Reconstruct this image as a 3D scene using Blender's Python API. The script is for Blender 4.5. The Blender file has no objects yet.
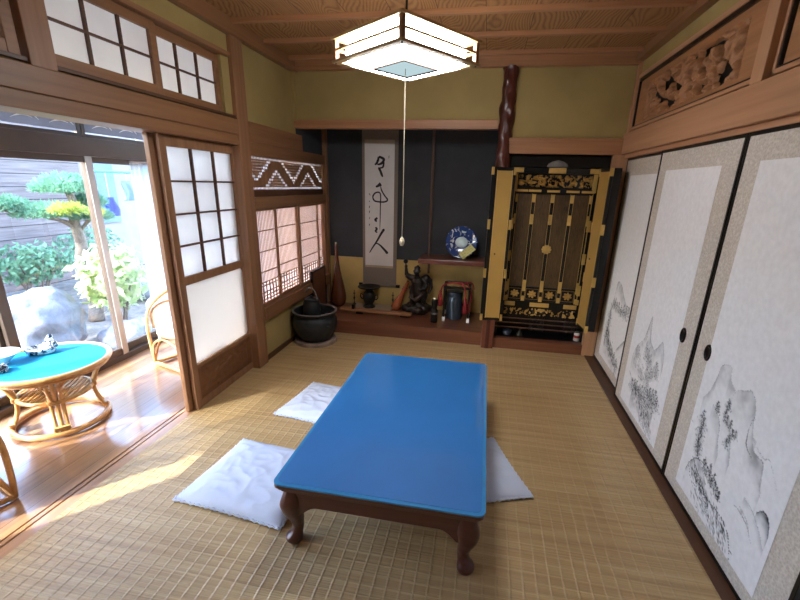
import bpy, bmesh, math, random
import numpy as np
from mathutils import Matrix, Vector, Euler, noise as mnoise

random.seed(7)
RNG = np.random.default_rng(11)
S = bpy.context.scene
C = S.collection
PI = math.pi
WM = {}                                   # world matrix of every object built, by name


def lin(c):
    if isinstance(c, str):
        c = c.lstrip('#'); c = [int(c[i:i + 2], 16) for i in (0, 2, 4)]
    return tuple(((v / 255) / 12.92 if v / 255 <= .04045 else ((v / 255 + .055) / 1.055) ** 2.4) for v in c) + (1.0,)


# ------------------------------------------------------------------ materials
class NT:
    """small helper round a node tree"""
    def __init__(self, name):
        self.m = bpy.data.materials.new(name); self.m.use_nodes = True
        self.t = self.m.node_tree; self.t.nodes.clear()
        self.out = self.n('ShaderNodeOutputMaterial')
        self.b = self.n('ShaderNodeBsdfPrincipled')
        self.l(self.b.outputs[0], self.out.inputs[0])

    def n(self, typ, **kw):
        nd = self.t.nodes.new(typ)
        for k, v in kw.items():
            setattr(nd, k, v)
        return nd

    def l(self, a, b):
        self.t.links.new(a, b)

    def set(self, **kw):
        for k, v in kw.items():
            self.b.inputs[k.replace('_', ' ')].default_value = v
        return self

    def coord(self, scale=(1, 1, 1), rot=(0, 0, 0), kind='Object', loc=(0, 0, 0)):
        tc = self.n('ShaderNodeTexCoord'); mp = self.n('ShaderNodeMapping')
        mp.inputs['Scale'].default_value = scale; mp.inputs['Rotation'].default_value = rot; mp.inputs['Location'].default_value = loc
        self.l(tc.outputs[kind], mp.inputs[0])
        return mp.outputs[0]

    def noise(self, vec, scale=1.0, detail=3.0, rough=.55, dist=0.0):
        nd = self.n('ShaderNodeTexNoise'); nd.inputs['Scale'].default_value = scale; nd.inputs['Detail'].default_value = detail
        nd.inputs['Roughness'].default_value = rough; nd.inputs['Distortion'].default_value = dist
        self.l(vec, nd.inputs['Vector']); return nd.outputs['Fac']

    def math(self, op, a, b=None, c=None):
        nd = self.n('ShaderNodeMath', operation=op)
        for i, x in enumerate((a, b, c)):
            if x is None: continue
            if isinstance(x, (int, float)): nd.inputs[i].default_value = x
            else: self.l(x, nd.inputs[i])
        return nd.outputs[0]

    def xyz(self, vec):
        nd = self.n('ShaderNodeSeparateXYZ'); self.l(vec, nd.inputs[0]); return nd.outputs

    def comb(self, x, y, z):
        nd = self.n('ShaderNodeCombineXYZ')
        for i, v in enumerate((x, y, z)):
            if isinstance(v, (int, float)): nd.inputs[i].default_value = v
            else: self.l(v, nd.inputs[i])
        return nd.outputs[0]

    def ramp(self, fac, stops):
        nd = self.n('ShaderNodeValToRGB'); e = nd.color_ramp.elements
        while len(e) < len(stops): e.new(.5)
        for i, (p, c) in enumerate(stops):
            e[i].position = p; e[i].color = lin(c) if not (isinstance(c, tuple) and len(c) == 4) else c
        self.l(fac, nd.inputs[0]); return nd.outputs[0]

    def mix(self, fac, a, b):
        nd = self.n('ShaderNodeMix', data_type='RGBA')
        for s, x in ((0, fac), (6, a), (7, b)):
            if isinstance(x, (int, float, tuple)): nd.inputs[s].default_value = x
            else: self.l(x, nd.inputs[s])
        return nd.outputs[2]

    def col(self, c):
        self.l(c, self.b.inputs['Base Color']); return self

    def bump(self, h, strength=.3, dist=.01):
        nd = self.n('ShaderNodeBump'); nd.inputs['Strength'].default_value = strength; nd.inputs['Distance'].default_value = dist
        self.l(h, nd.inputs['Height']); self.l(nd.outputs[0], self.b.inputs['Normal']); return self


def flat(name, c, rough=.5, metal=0.0, spec=.5, var=.06, nscale=6, coat=0.0, bump=0.0, bscale=60):
    k = NT(name); L = lin(c)
    v = k.noise(k.coord(), nscale, 4)
    d = tuple(x * (1 - var * 2) for x in L[:3]) + (1,); u = tuple(min(1, x * (1 + var * 2)) for x in L[:3]) + (1,)
    k.col(k.ramp(v, [(.3, d), (.7, u)]))
    k.set(Roughness=rough, Metallic=metal)
    k.b.inputs['Specular IOR Level'].default_value = spec
    if coat: k.b.inputs['Coat Weight'].default_value = coat; k.b.inputs['Coat Roughness'].default_value = .06
    if bump: k.bump(k.noise(k.coord(), bscale, 3), bump, .004)
    return k.m


def wood(name, c1, c2, axis='y', freq=28.0, rough=.45, coat=0.0, spec=.4):
    """straight grained timber, grain running along an axis of world space"""
    k = NT(name)
    sc = {'x': (.9, freq, freq), 'y': (freq, .9, freq), 'z': (freq, freq, .9)}[axis]
    g = k.noise(k.coord(sc), 1.0, 5, .6, .4)
    b = k.noise(k.coord(tuple(s * .25 for s in sc), loc=(3, 7, 1)), 1.0, 2)
    f = k.math('ADD', k.math('MULTIPLY', g, .7), k.math('MULTIPLY', b, .3))
    k.col(k.ramp(f, [(.32, c2), (.66, c1)])); k.set(Roughness=rough)
    k.b.inputs['Specular IOR Level'].default_value = spec
    if coat: k.b.inputs['Coat Weight'].default_value = coat; k.b.inputs['Coat Roughness'].default_value = .12
    k.bump(g, .08, .003)
    return k.m


def translucent(name, c, amount=.5, rough=.8, var=.03, transp=0.0):
    """paper / thin cloth: part diffuse, part light let through"""
    k = NT(name); L = lin(c)
    v = k.noise(k.coord(), 14, 4)
    cc = k.ramp(v, [(.3, tuple(x * (1 - var) for x in L[:3]) + (1,)), (.7, L)])
    d = k.n('ShaderNodeBsdfDiffuse'); t = k.n('ShaderNodeBsdfTranslucent'); m = k.n('ShaderNodeMixShader')
    k.l(cc, d.inputs[0]); k.l(cc, t.inputs[0]); m.inputs[0].default_value = amount
    k.l(d.outputs[0], m.inputs[1]); k.l(t.outputs[0], m.inputs[2]); o = m.outputs[0]
    if transp:
        tr = k.n('ShaderNodeBsdfTransparent'); m2 = k.n('ShaderNodeMixShader'); m2.inputs[0].default_value = transp
        k.l(o, m2.inputs[1]); k.l(tr.outputs[0], m2.inputs[2]); o = m2.outputs[0]
    k.l(o, k.out.inputs[0]); return k.m


def window_glass(name, tint='#f4f8fa', refl=1.0):
    k = NT(name)
    tr = k.n('ShaderNodeBsdfTransparent'); tr.inputs[0].default_value = lin(tint)
    gl = k.n('ShaderNodeBsdfGlossy'); gl.inputs['Roughness'].default_value = .01
    lw = k.n('ShaderNodeLayerWeight')
    f = k.math('ADD', .035, k.math('MULTIPLY', k.math('POWER', lw.outputs['Facing'], 4.0), .9))
    m = k.n('ShaderNodeMixShader'); k.l(k.math('MULTIPLY', f, refl), m.inputs[0])
    k.l(tr.outputs[0], m.inputs[1]); k.l(gl.outputs[0], m.inputs[2]); k.l(m.outputs[0], k.out.inputs[0])
    return k.m


def emitter(name, c, strength):
    k = NT(name); e = k.n('ShaderNodeEmission'); e.inputs[0].default_value = lin(c); e.inputs[1].default_value = strength
    k.l(e.outputs[0], k.out.inputs[0]); return k.m


# ------------------------------------------------------------------ mesh building
class MB:
    def __init__(self):
        self.v = []; self.f = []; self.mi = []; self.cur = 0

    def add(self, vs, fs):
        o = len(self.v); self.v.extend([tuple(p) for p in vs])
        for q in fs:
            self.f.append(tuple(i + o for i in q)); self.mi.append(self.cur)
        return self

    def box(self, a, b):
        x0, x1 = sorted((a[0], b[0])); y0, y1 = sorted((a[1], b[1])); z0, z1 = sorted((a[2], b[2]))
        return self.add([(x0, y0, z0), (x1, y0, z0), (x1, y1, z0), (x0, y1, z0), (x0, y0, z1), (x1, y0, z1), (x1, y1, z1), (x0, y1, z1)],
                        [(3, 2, 1, 0), (4, 5, 6, 7), (0, 1, 5, 4), (1, 2, 6, 5), (2, 3, 7, 6), (3, 0, 4, 7)])

    def obox(self, c, size, M=None):
        M = M or Matrix.Identity(3); c = Vector(c); h = [s / 2 for s in size]
        vs = [c + M @ Vector((sx * h[0], sy * h[1], sz * h[2])) for sz in (-1, 1) for sx, sy in ((-1, -1), (1, -1), (1, 1), (-1, 1))]
        return self.add(vs, [(3, 2, 1, 0), (4, 5, 6, 7), (0, 1, 5, 4), (1, 2, 6, 5), (2, 3, 7, 6), (3, 0, 4, 7)])

    def bar(self, p, q, w, h, up=(0, 0, 1)):
        """rectangular bar from p to q"""
        p = Vector(p); q = Vector(q); d = (q - p); L = d.length; d.normalize()
        s = d.cross(Vector(up))
        if s.length < 1e-5: s = d.cross(Vector((1, 0, 0)))
        s.normalize(); u = s.cross(d)
        M = Matrix((d, s, u)).transposed()
        return self.obox((p + q) / 2, (L, w, h), M)

    def tube(self, pts, r, seg=10, closed=False, cap=True):
        P = [Vector(p) for p in pts]; n = len(P)
        R = r if isinstance(r, (list, tuple)) else [r] * n
        T = []
        for i in range(n):
            a = P[(i - 1) % n] if (closed or i > 0) else P[i]; b = P[(i + 1) % n] if (closed or i < n - 1) else P[i]
            t = b - a; t = t.normalized() if t.length > 1e-9 else Vector((0, 0, 1)); T.append(t)
        u = T[0].orthogonal().normalized(); vs = []
        for i in range(n):
            u = (u - T[i] * u.dot(T[i]));
            u = u.normalized() if u.length > 1e-6 else T[i].orthogonal().normalized()
            w = T[i].cross(u)
            for k in range(seg):
                a = 2 * PI * k / seg; vs.append(P[i] + (u * math.cos(a) + w * math.sin(a)) * R[i])
        fs = []
        for i in range(n if closed else n - 1):
            j = (i + 1) % n
            for k in range(seg):
                l = (k + 1) % seg; fs.append((i * seg + k, i * seg + l, j * seg + l, j * seg + k))
        if cap and not closed:
            fs.append(tuple(reversed(range(seg)))); fs.append(tuple((n - 1) * seg + k for k in range(seg)))
        return self.add(vs, fs)

    def lathe(self, prof, c=(0, 0, 0), seg=32, M=None, squash=(1, 1), cap=False):
        """prof: (radius, height) pairs round +z"""
        M = M or Matrix.Identity(3); c = Vector(c); vs = []; fs = []; n = len(prof)
        for r, z in prof:
            for k in range(seg):
                a = 2 * PI * k / seg; vs.append(c + M @ Vector((r * math.cos(a) * squash[0], r * math.sin(a) * squash[1], z)))
        for i in range(n - 1):
            for k in range(seg):
                l = (k + 1) % seg; fs.append((i * seg + k, i * seg + l, (i + 1) * seg + l, (i + 1) * seg + k))
        if cap and prof[0][0] > 1e-4: fs.append(tuple(reversed(range(seg))))
        if cap and prof[-1][0] > 1e-4: fs.append(tuple((n - 1) * seg + k for k in range(seg)))
        return self.add(vs, fs)

    def ball(self, c, r, M=None, nu=16, nv=10):
        r = (r, r, r) if isinstance(r, (int, float)) else r; M = M or Matrix.Identity(3); c = Vector(c)
        vs = [c + M @ Vector((0, 0, -r[2]))]; fs = []
        for i in range(1, nv):
            t = -PI / 2 + PI * i / nv
            for k in range(nu):
                a = 2 * PI * k / nu; vs.append(c + M @ Vector((r[0] * math.cos(t) * math.cos(a), r[1] * math.cos(t) * math.sin(a), r[2] * math.sin(t))))
        vs.append(c + M @ Vector((0, 0, r[2]))); top = len(vs) - 1
        for k in range(nu):
            l = (k + 1) % nu; fs.append((0, 1 + l, 1 + k)); fs.append((top, top - nu + k, top - nu + l))
            for i in range(nv - 2):
                fs.append((1 + i * nu + k, 1 + i * nu + l, 1 + (i + 1) * nu + l, 1 + (i + 1) * nu + k))
        return self.add(vs, fs)

    def prism(self, poly, d0, d1, fn):
        """poly in 2-D swept from d0 to d1; fn(a, b, d) -> world point"""
        n = len(poly)
        vs = [fn(a, b, d0) for a, b in poly] + [fn(a, b, d1) for a, b in poly]
        fs = [tuple(reversed(range(n))), tuple(range(n, 2 * n))] + [(i, (i + 1) % n, n + (i + 1) % n, n + i) for i in range(n)]
        return self.add(vs, fs)

    def grid(self, nu, nv, fn):
        vs = [fn(i / (nu - 1), j / (nv - 1)) for j in range(nv) for i in range(nu)]
        return self.add(vs, [(j * nu + i, j * nu + i + 1, (j + 1) * nu + i + 1, (j + 1) * nu + i) for j in range(nv - 1) for i in range(nu - 1)])

    def build(self, name, mat, parent=None, smooth=False, bevel=0.0, subdiv=0, solid=0.0, kind=None, local=False, angle=40):
        me = bpy.data.meshes.new(name)
        vs = self.v
        if parent is not None and not local:
            Mi = WM[parent.name].inverted(); vs = [Mi @ Vector(p) for p in vs]
        me.from_pydata([tuple(p) for p in vs], [], self.f)
        mats = mat if isinstance(mat, (list, tuple)) else [mat]
        for m in mats: me.materials.append(m)
        if len(mats) > 1: me.polygons.foreach_set('material_index', self.mi)
        b = bmesh.new(); b.from_mesh(me); bmesh.ops.recalc_face_normals(b, faces=b.faces); b.to_mesh(me); b.free()
        me.update()
        o = bpy.data.objects.new(name, me); C.objects.link(o)
        if parent is not None: o.parent = parent
        WM[o.name] = WM[parent.name].copy() if parent is not None else Matrix.Identity(4)
        if smooth:
            me.polygons.foreach_set('use_smooth', [True] * len(me.polygons))
            if smooth != 'all':
                for e in me.edges: pass
                try:
                    me.set_sharp_from_angle(angle=math.radians(angle))
                except Exception: pass
        if solid:
            md = o.modifiers.new('thick', 'SOLIDIFY'); md.thickness = solid; md.offset = 0
        if bevel:
            md = o.modifiers.new('edge', 'BEVEL'); md.width = bevel; md.segments = 2; md.limit_method = 'ANGLE'; md.angle_limit = math.radians(50)
        if subdiv:
            md = o.modifiers.new('sub', 'SUBSURF'); md.levels = subdiv; md.render_levels = subdiv
        if kind: o['kind'] = kind
        return o


def thing(name, label, cat, loc=(0, 0, 0), rz=0.0, group=None):
    o = bpy.data.objects.new(name, None); C.objects.link(o); o.empty_display_size = .1
    o.location = loc; o.rotation_euler = (0, 0, rz); WM[o.name] = Matrix.Translation(loc) @ Matrix.Rotation(rz, 4, 'Z')
    return tag(o, label, cat, group)


def tag(o, label=None, cat=None, group=None, kind=None):
    if label: o['label'] = label
    if cat: o['category'] = cat
    if group: o['group'] = group
    if kind: o['kind'] = kind
    return o


def kids(o):
    return [c for c in C.objects if c.parent == o]


def copy_tree(o, loc=None, rz=None, label=None, parent=None):
    c = o.copy(); C.objects.link(c)
    if parent is not None: c.parent = parent
    if loc is not None: c.location = loc
    if rz is not None: c.rotation_euler = (0, 0, rz)
    if label: c['label'] = label
    WM[c.name] = (WM[parent.name] if parent is not None else (Matrix.Translation(c.location) @ Matrix.Rotation(c.rotation_euler.z, 4, 'Z'))).copy()
    for k in kids(o): copy_tree(k, parent=c)
    return c


def struct(mb, name, mat, bevel=0.0, smooth=False, label=None):
    o = mb.build(name, mat, None, smooth=smooth, bevel=bevel, kind='structure')
    if label: o['label'] = label
    return o


def arc(n, fn):
    return [fn(i / (n - 1)) for i in range(n)]


def spline(pts, n=40, closed=False):
    """Catmull-Rom through points of any dimension"""
    P = [np.array(p, float) for p in pts]; m = len(P); out = []
    segs = m if closed else m - 1
    per = max(2, n // segs)
    for i in range(segs):
        p0 = P[(i - 1) % m] if (closed or i > 0) else P[0]; p1 = P[i % m]; p2 = P[(i + 1) % m]
        p3 = P[(i + 2) % m] if (closed or i + 2 < m) else P[-1]
        for j in range(per):
            t = j / per
            out.append(.5 * ((2 * p1) + (-p0 + p2) * t + (2 * p0 - 5 * p1 + 4 * p2 - p3) * t * t + (-p0 + 3 * p1 - 3 * p2 + p3) * t ** 3))
    if not closed: out.append(P[-1])
    return [tuple(float(v) for v in p) for p in out]
SUN, SKY, EXPO, LAMP = 3.4, .85, 2.35, 8.5
# ------------------------------------------------------------------ the materials of the place
def mat_tatami():
    k = NT('rush matting')
    co = k.coord(); X, Y, Z = k.xyz(co)[0:3]
    fine = k.noise(k.coord((1.6, 210, 1)), 1.0, 2, .6)
    band = k.noise(k.coord((1.1, 26, 1), loc=(5, 2, 0)), 1.0, 3, .6)
    patch = k.noise(k.coord((.8, 1.2, 1), loc=(1, 9, 0)), 1.0, 2)
    f = k.math('ADD', k.math('MULTIPLY', fine, .45), k.math('ADD', k.math('MULTIPLY', band, .45), k.math('MULTIPLY', patch, .1)))
    c = k.ramp(f, [(.3, '#94764a'), (.5, '#b8996a'), (.7, '#cfb688')])
    # binding threads across the rushes, and rows between woven lengths
    tx = k.math('PINGPONG', k.math('ADD', X, k.math('MULTIPLY', k.noise(k.coord((9, 9, 1)), 1, 2), .006)), .027)
    ty = k.math('PINGPONG', k.math('ADD', Y, k.math('MULTIPLY', k.noise(k.coord((7, 7, 1), loc=(4, 4, 0)), 1, 2), .010)), .024)
    lx = k.n('ShaderNodeMapRange'); lx.inputs[1].default_value = 0; lx.inputs[2].default_value = .007; lx.inputs[3].default_value = 1; lx.inputs[4].default_value = 0; k.l(tx, lx.inputs[0])
    ly = k.n('ShaderNodeMapRange'); ly.inputs[1].default_value = 0; ly.inputs[2].default_value = .008; ly.inputs[3].default_value = 1; ly.inputs[4].default_value = 0; k.l(ty, ly.inputs[0])
    g = k.math('MAXIMUM', k.math('MULTIPLY', lx.outputs[0], .8), k.math('MULTIPLY', ly.outputs[0], k.math('MULTIPLY', band, 1.0)))
    k.col(k.mix(k.math('MULTIPLY', g, .13), c, lin('#e2d2ae')))
    h = k.math('ADD', k.math('MULTIPLY', fine, .5), g)
    k.bump(h, .55, .006); k.set(Roughness=.42); k.b.inputs['Specular IOR Level'].default_value = .6
    return k.m


def mat_ceiling():
    """wide cedar boards laid along y, bold cathedral grain"""
    k = NT('cedar ceiling boards'); X, Y, Z = k.xyz(k.coord())[0:3]
    bx = k.math('DIVIDE', k.math('ADD', X, 3.0), .29); bi = k.math('FLOOR', bx); bf = k.math('FRACT', bx)
    off = k.math('MULTIPLY', bi, 7.31)
    v = k.comb(k.math('ADD', X, 0.0), k.math('ADD', k.math('MULTIPLY', Y, .42), off), off)
    nz = k.noise(v, 2.3, 2.0, .5, .25)
    rings = k.math('SINE', k.math('MULTIPLY', k.math('ADD', k.math('MULTIPLY', bf, 1.5), k.math('ADD', k.math('MULTIPLY', Y, .9), k.math('MULTIPLY', nz, 4.2))), 42.0))
    fine = k.noise(k.comb(k.math('MULTIPLY', X, 60), k.math('MULTIPLY', Y, 3), 0), 1.0, 3)
    f = k.math('ADD', k.math('MULTIPLY', rings, .25), k.math('ADD', k.math('MULTIPLY', fine, .5), .25))
    c = k.ramp(f, [(.10, '#74502f'), (.40, '#966d47'), (.9, '#aa8256')])
    seam = k.math('LESS_THAN', bf, .012)
    k.col(k.mix(seam, c, lin('#3a2413'))); k.set(Roughness=.6); k.b.inputs['Specular IOR Level'].default_value = .25
    k.bump(rings, .12, .003)
    return k.m


def mat_planks():
    """glossy engawa floor boards along y"""
    k = NT('varnished floor boards'); X, Y, Z = k.xyz(k.coord())[0:3]
    bx = k.math('DIVIDE', k.math('ADD', X, 5.0), .118); bi = k.math('FLOOR', bx); bf = k.math('FRACT', bx)
    g = k.noise(k.comb(k.math('MULTIPLY', X, 55), k.math('ADD', k.math('MULTIPLY', Y, 2.2), k.math('MULTIPLY', bi, 5.3)), bi), 1.0, 5, .6, .5)
    wn = k.n('ShaderNodeTexWhiteNoise', noise_dimensions='1D'); k.l(bi, wn.inputs['W'])
    f = k.math('ADD', k.math('MULTIPLY', g, .65), k.math('MULTIPLY', wn.outputs[0], .35))
    c = k.ramp(f, [(.25, '#7b5538'), (.5, '#9c734f'), (.8, '#b48d6b')])
    k.col(k.mix(k.math('LESS_THAN', bf, .03), c, lin('#5c381e')))
    k.set(Roughness=.3); k.b.inputs['Coat Weight'].default_value = .9; k.b.inputs['Coat Roughness'].default_value = .14
    k.bump(k.math('ADD', k.math('MULTIPLY', g, .3), k.math('MULTIPLY', k.math('GREATER_THAN', bf, .03), 1.0)), .1, .003)
    return k.m


def mat_brocade():
    k = NT('grey beige brocade border'); co = k.coord((60, 60, 60))
    a = k.n('ShaderNodeTexVoronoi', feature='F1'); a.inputs['Scale'].default_value = 1.6; k.l(co, a.inputs['Vector'])
    b = k.noise(co, 1.4, 3, .6, 1.5)
    f = k.math('ADD', k.math('MULTIPLY', a.outputs['Distance'], .5), k.math('MULTIPLY', b, .55))
    k.col(k.ramp(f, [(.3, '#b8ad9d'), (.52, '#c8beb0'), (.75, '#d8cfc2')])); k.set(Roughness=.6); k.bump(f, .2, .002)
    return k.m


def mat_inkpaper(name):
    """white paper; the ink density sits in a colour attribute"""
    k = NT(name); at = k.n('ShaderNodeAttribute'); at.attribute_name = 'ink'
    v = k.noise(k.coord((40, 40, 40)), 1.0, 4)
    base = k.ramp(v, [(.3, '#e4e2e0'), (.7, '#efedeb')])
    k.col(k.mix(k.xyz(at.outputs['Vector'])[0], base, lin('#26282e')))
    k.set(Roughness=.75); k.b.inputs['Specular IOR Level'].default_value = .2
    return k.m


def mat_rock(name, c1, c2, scale=5):
    k = NT(name); f = k.noise(k.coord(), scale, 7, .65, .3)
    k.col(k.ramp(f, [(.3, c1), (.7, c2)])); k.set(Roughness=.85); k.bump(f, .6, .05); return k.m


def mat_leaf(name, c1, c2, sc=3.0):
    k = NT(name); f = k.noise(k.coord(), sc, 3)
    cc = k.ramp(f, [(.3, c1), (.7, c2)]); k.col(cc)
    k.set(Roughness=.5); k.b.inputs['Specular IOR Level'].default_value = .3
    tr = k.n('ShaderNodeBsdfTranslucent'); k.l(cc, tr.inputs[0]); m = k.n('ShaderNodeMixShader'); m.inputs[0].default_value = .35
    k.l(k.b.outputs[0], m.inputs[1]); k.l(tr.outputs[0], m.inputs[2]); k.l(m.outputs[0], k.out.inputs[0]); return k.m


def mat_rattan():
    k = NT('rattan cane'); f = k.noise(k.coord((30, 30, 30)), 1.0, 4)
    n2 = k.noise(k.coord((5, 5, 5)), 1.0, 2)
    k.col(k.ramp(k.math('ADD', k.math('MULTIPLY', f, .5), k.math('MULTIPLY', n2, .5)), [(.3, '#a9713a'), (.55, '#cf9d61'), (.75, '#e2bb83')]))
    k.set(Roughness=.35); k.b.inputs['Coat Weight'].default_value = .3; k.b.inputs['Coat Roughness'].default_value = .2; return k.m


def mat_porcelain(name, scale, thr=.5, blue='#27407c', white='#e4e9ee'):
    k = NT(name); f = k.noise(k.coord(), scale, 3, .6, 1.2)
    k.col(k.ramp(f, [(thr - .03, blue), (thr + .03, white)])); k.set(Roughness=.15); k.b.inputs['Coat Weight'].default_value = .5; return k.m


def mat_mesh():
    """dark bronze gauze of the altar doors"""
    k = NT('bronze gauze'); X, Y, Z = k.xyz(k.coord())[0:3]
    f = k.noise(k.coord((220, 1, 18)), 1.0, 3)
    g = k.noise(k.coord((8, 1, 3)), 1.0, 2)
    k.col(k.ramp(k.math('ADD', k.math('MULTIPLY', f, .6), k.math('MULTIPLY', g, .4)), [(.3, '#2c1f12'), (.7, '#6e5536')]))
    k.set(Roughness=.5, Metallic=.35); k.bump(f, .3, .002); return k.m


def mat_planked(name, c1, c2, cell=.16):
    k = NT(name); X, Y, Z = k.xyz(k.coord())[0:3]
    bz = k.math('DIVIDE', k.math('ADD', Z, 2.0), cell); bi = k.math('FLOOR', bz); bf = k.math('FRACT', bz)
    g = k.noise(k.comb(0.0, k.math('ADD', k.math('MULTIPLY', Y, 1.6), k.math('MULTIPLY', bi, 3.7)), k.math('MULTIPLY', Z, 26)), 1.0, 4)
    c = k.ramp(g, [(.3, c1), (.7, c2)])
    k.col(k.mix(k.math('LESS_THAN', bf, .07), c, lin('#2c2420'))); k.set(Roughness=.8); return k.m


M = dict(
    tatami=mat_tatami(), ceiling=mat_ceiling(), planks=mat_planks(), brocade=mat_brocade(), ink=mat_inkpaper('painted door paper'),
    olive=flat('olive clay plaster', '#a38e5c', .9, spec=.1, var=.05, nscale=3, bump=.12, bscale=160),
    charcoal=flat('charcoal plaster', '#46474a', .9, spec=.1, var=.06, nscale=3, bump=.1, bscale=160),
    offwhite=flat('white plaster', '#dcdad2', .9, spec=.1, var=.03),
    wx=wood('cedar timber across', '#b08059', '#926444', 'x'), wy=wood('shaded cedar along', '#946a48', '#785236', 'y'), wz=wood('shaded cedar upright', '#9a7050', '#7d573b', 'z'), wyr=wood('lit cedar along', '#bd8e6a', '#a17351', 'y'), wzr=wood('lit cedar upright', '#c0926d', '#a57855', 'z'),  # left timber darkened and right timber paler: shade and light put into the colour
    sill=wood('pale sill timber', '#b98d66', '#9c7048', 'y', rough=.35, coat=.25),
    dkx=wood('dark timber across', '#6b4531', '#543323', 'x'), dky=wood('dark timber along', '#5e3d28', '#4a2e1d', 'y'),
    redx=wood('red stained timber across', '#7d4e38', '#613726', 'x', rough=.3, coat=.3), redz=wood('red stained timber upright', '#7a4635', '#5c3022', 'z', rough=.3, coat=.3),
    redx_l=wood('rosewood shelf', '#7a4a3c', '#5e352a', 'x', rough=.3, coat=.3),
    post=wood('carved rosewood', '#5a2c22', '#3c1912', 'z', rough=.38, coat=.15),
    tablewood=wood('dark mahogany', '#5a2b22', '#3f1a14', 'x', 20, rough=.28, coat=.5),
    paper=translucent('shoji paper', '#f2f2f2', .62), paper2=translucent('frosted panel', '#e9e5df', .52, var=.01),
    reed=translucent('reed screen paper', '#f3d9d0', .62, var=.05),
    curtain=translucent('white voile', '#f4f6f8', .5, transp=.25, var=.01), lace=translucent('lace curtain', '#e9eef4', .5, transp=.5, var=.01),
    glass=window_glass('window glass', '#dfe9f2', 1.3),
    black=flat('black lacquer', '#0d0b0b', .3, coat=.2, spec=.3, var=.02), blackm=flat('matt black trim', '#141211', .5, var=.03),
    gold=flat('gold leaf', '#cba75e', .36, metal=.35, var=.07, nscale=12), goldp=flat('gold paper', '#cbb06e', .42, metal=.25, var=.06, nscale=4),
    goldd=flat('gilded carving', '#b8914a', .35, metal=.45, var=.15, nscale=40),
    gauze=mat_mesh(), iron=flat('cast iron', '#2b2c2e', .5, metal=.3, var=.12, nscale=20, bump=.25, bscale=90), ironr=flat('worn iron rim', '#6d6a66', .6, metal=.3, var=.15, nscale=16),
    bronze=flat('dark bronze', '#2f2c27', .4, metal=.6, var=.15, nscale=15), silver=flat('grey steel', '#7e8088', .3, metal=.9, var=.05),
    cloth=flat('white cotton with skylight tint', '#cfd9ee', .85, spec=.15, var=.02, nscale=4, bump=.06, bscale=300),  # blue of the skylight put into the white cloth's colour
    rattan=mat_rattan(), blue=flat('blue felt mat under clear vinyl', '#1d6fb2', .6, var=.03, nscale=3, coat=1.0), vinyl=flat('clear blue vinyl edge', '#3f8fc4', .15, var=.02, coat=.8),
    tblue=flat('turquoise table felt', '#1c93bd', .65, var=.03, spec=.2),
    scrollcloth=flat('taupe brocade silk', '#7c7064', .7, var=.05, nscale=60), scrollband=flat('tan silk band', '#a9977c', .7, var=.05), scrollpaper=flat('aged white paper', '#d3d0cc', .8, var=.02), inkm=flat('black ink', '#141414', .7, var=.02),
    porcelain=mat_porcelain('blue and white porcelain', 16, .60), pale=mat_porcelain('pale porcelain', 20, .3, '#7da3b8', '#cfe3ea'), ashtray=mat_porcelain('dark and white porcelain', 34, .48, '#2a3a52', '#e2e8ec'),
    note=flat('pale yellow card', '#d9d28c', .7, var=.04), notei=flat('brown ink', '#6b6237', .7), red=flat('red silk cord', '#8e1f22', .6, var=.1, nscale=40), gourd=wood('polished gourd', '#6a3820', '#4c2412', 'z', 9, rough=.22, coat=.6),
    gourd2=wood('amber gourd', '#b5673a', '#8d4523', 'z', 9, rough=.25, coat=.6),
    bamboo=wood('smoked bamboo', '#6a4d3c', '#4c3327', 'z', 30, rough=.35), white=flat('white glaze', '#e2e0dc', .4, var=.03), alu=flat('pale aluminium', '#a9a6a6', .35, metal=.5, var=.03),
    winbrown=flat('bronze window frame', '#4d4038', .4, metal=.3, var=.05), cream=flat('pale birch slat', '#a98a5a', .5, var=.05), steel=flat('blue grey enamel', '#4d5a6b', .3, metal=.5, var=.05),
    rock=mat_rock('garden boulder', '#4d515c', '#8d929d', 3.2), soil=mat_rock('garden gravel', '#5a554f', '#858079', 9),
    pine=mat_leaf('pine needles', '#4a7a60', '#83ae8b'), leaf=mat_leaf('green leaves', '#4f7d62', '#86ad88'), varieg=mat_leaf('cream edged leaves', '#8cae64', '#d5dcb4', 9), yellowleaf=mat_leaf('yellow new leaves', '#8fa23c', '#b9c05c', 6), greyleaf=mat_leaf('grey green leaves', '#64748a', '#9fb0c4', 6),
    bark=mat_rock('bark', '#5a4d45', '#8a7a6c', 12), fence=mat_planked('weathered board wall', '#5f4f4c', '#80706d', .22), siding=flat('pale house siding', '#857872', .8, var=.04), rooft=flat('grey roof tile', '#6b6f78', .6, var=.1),
    bluecloth=flat('dark blue cloth', '#24309a', .8, var=.1), greypaint=flat('grey blue shutter', '#566a7e', .6, var=.05), greenpole=flat('green laundry pole', '#4f9a86', .4, var=.03), frost=translucent('milky transom film', '#8d8f98', .5),
    acrylic=emitter('lit lamp shade', '#f8fbff', LAMP), hole=emitter('lamp inner pane', '#cfeaf0', .16), cord=flat('cream cord', '#b5a98f', .7, var=.03), ash=flat('grey ash', '#5d5a57', .9, var=.1), stone=flat('terracotta and grey base', '#8d7a6d', .75, var=.2, nscale=9),
    redlabel=flat('red label', '#a8322c', .6), darkred=flat('dark carved wood', '#33231d', .5, var=.2, nscale=30, coat=.2), figure=flat('dark patinated figure', '#2a2422', .32, metal=.35, var=.25, nscale=26, coat=.2), pebble=flat('ivory bead', '#cfc2a3', .4),
    carve=wood('carved cypress', '#b07e55', '#8f603b', 'y', 22, rough=.55), carvedark=wood('carved lower panel', '#7c5233', '#5f3c23', 'y', 22, rough=.55),
)
M['sun_lace'] = translucent('sun softening lace', '#f4f6f8', .5, transp=.22, var=.01)
M['sun_curtain'] = translucent('sun blocking curtain', '#f0f0ee', .35, var=.01)
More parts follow.
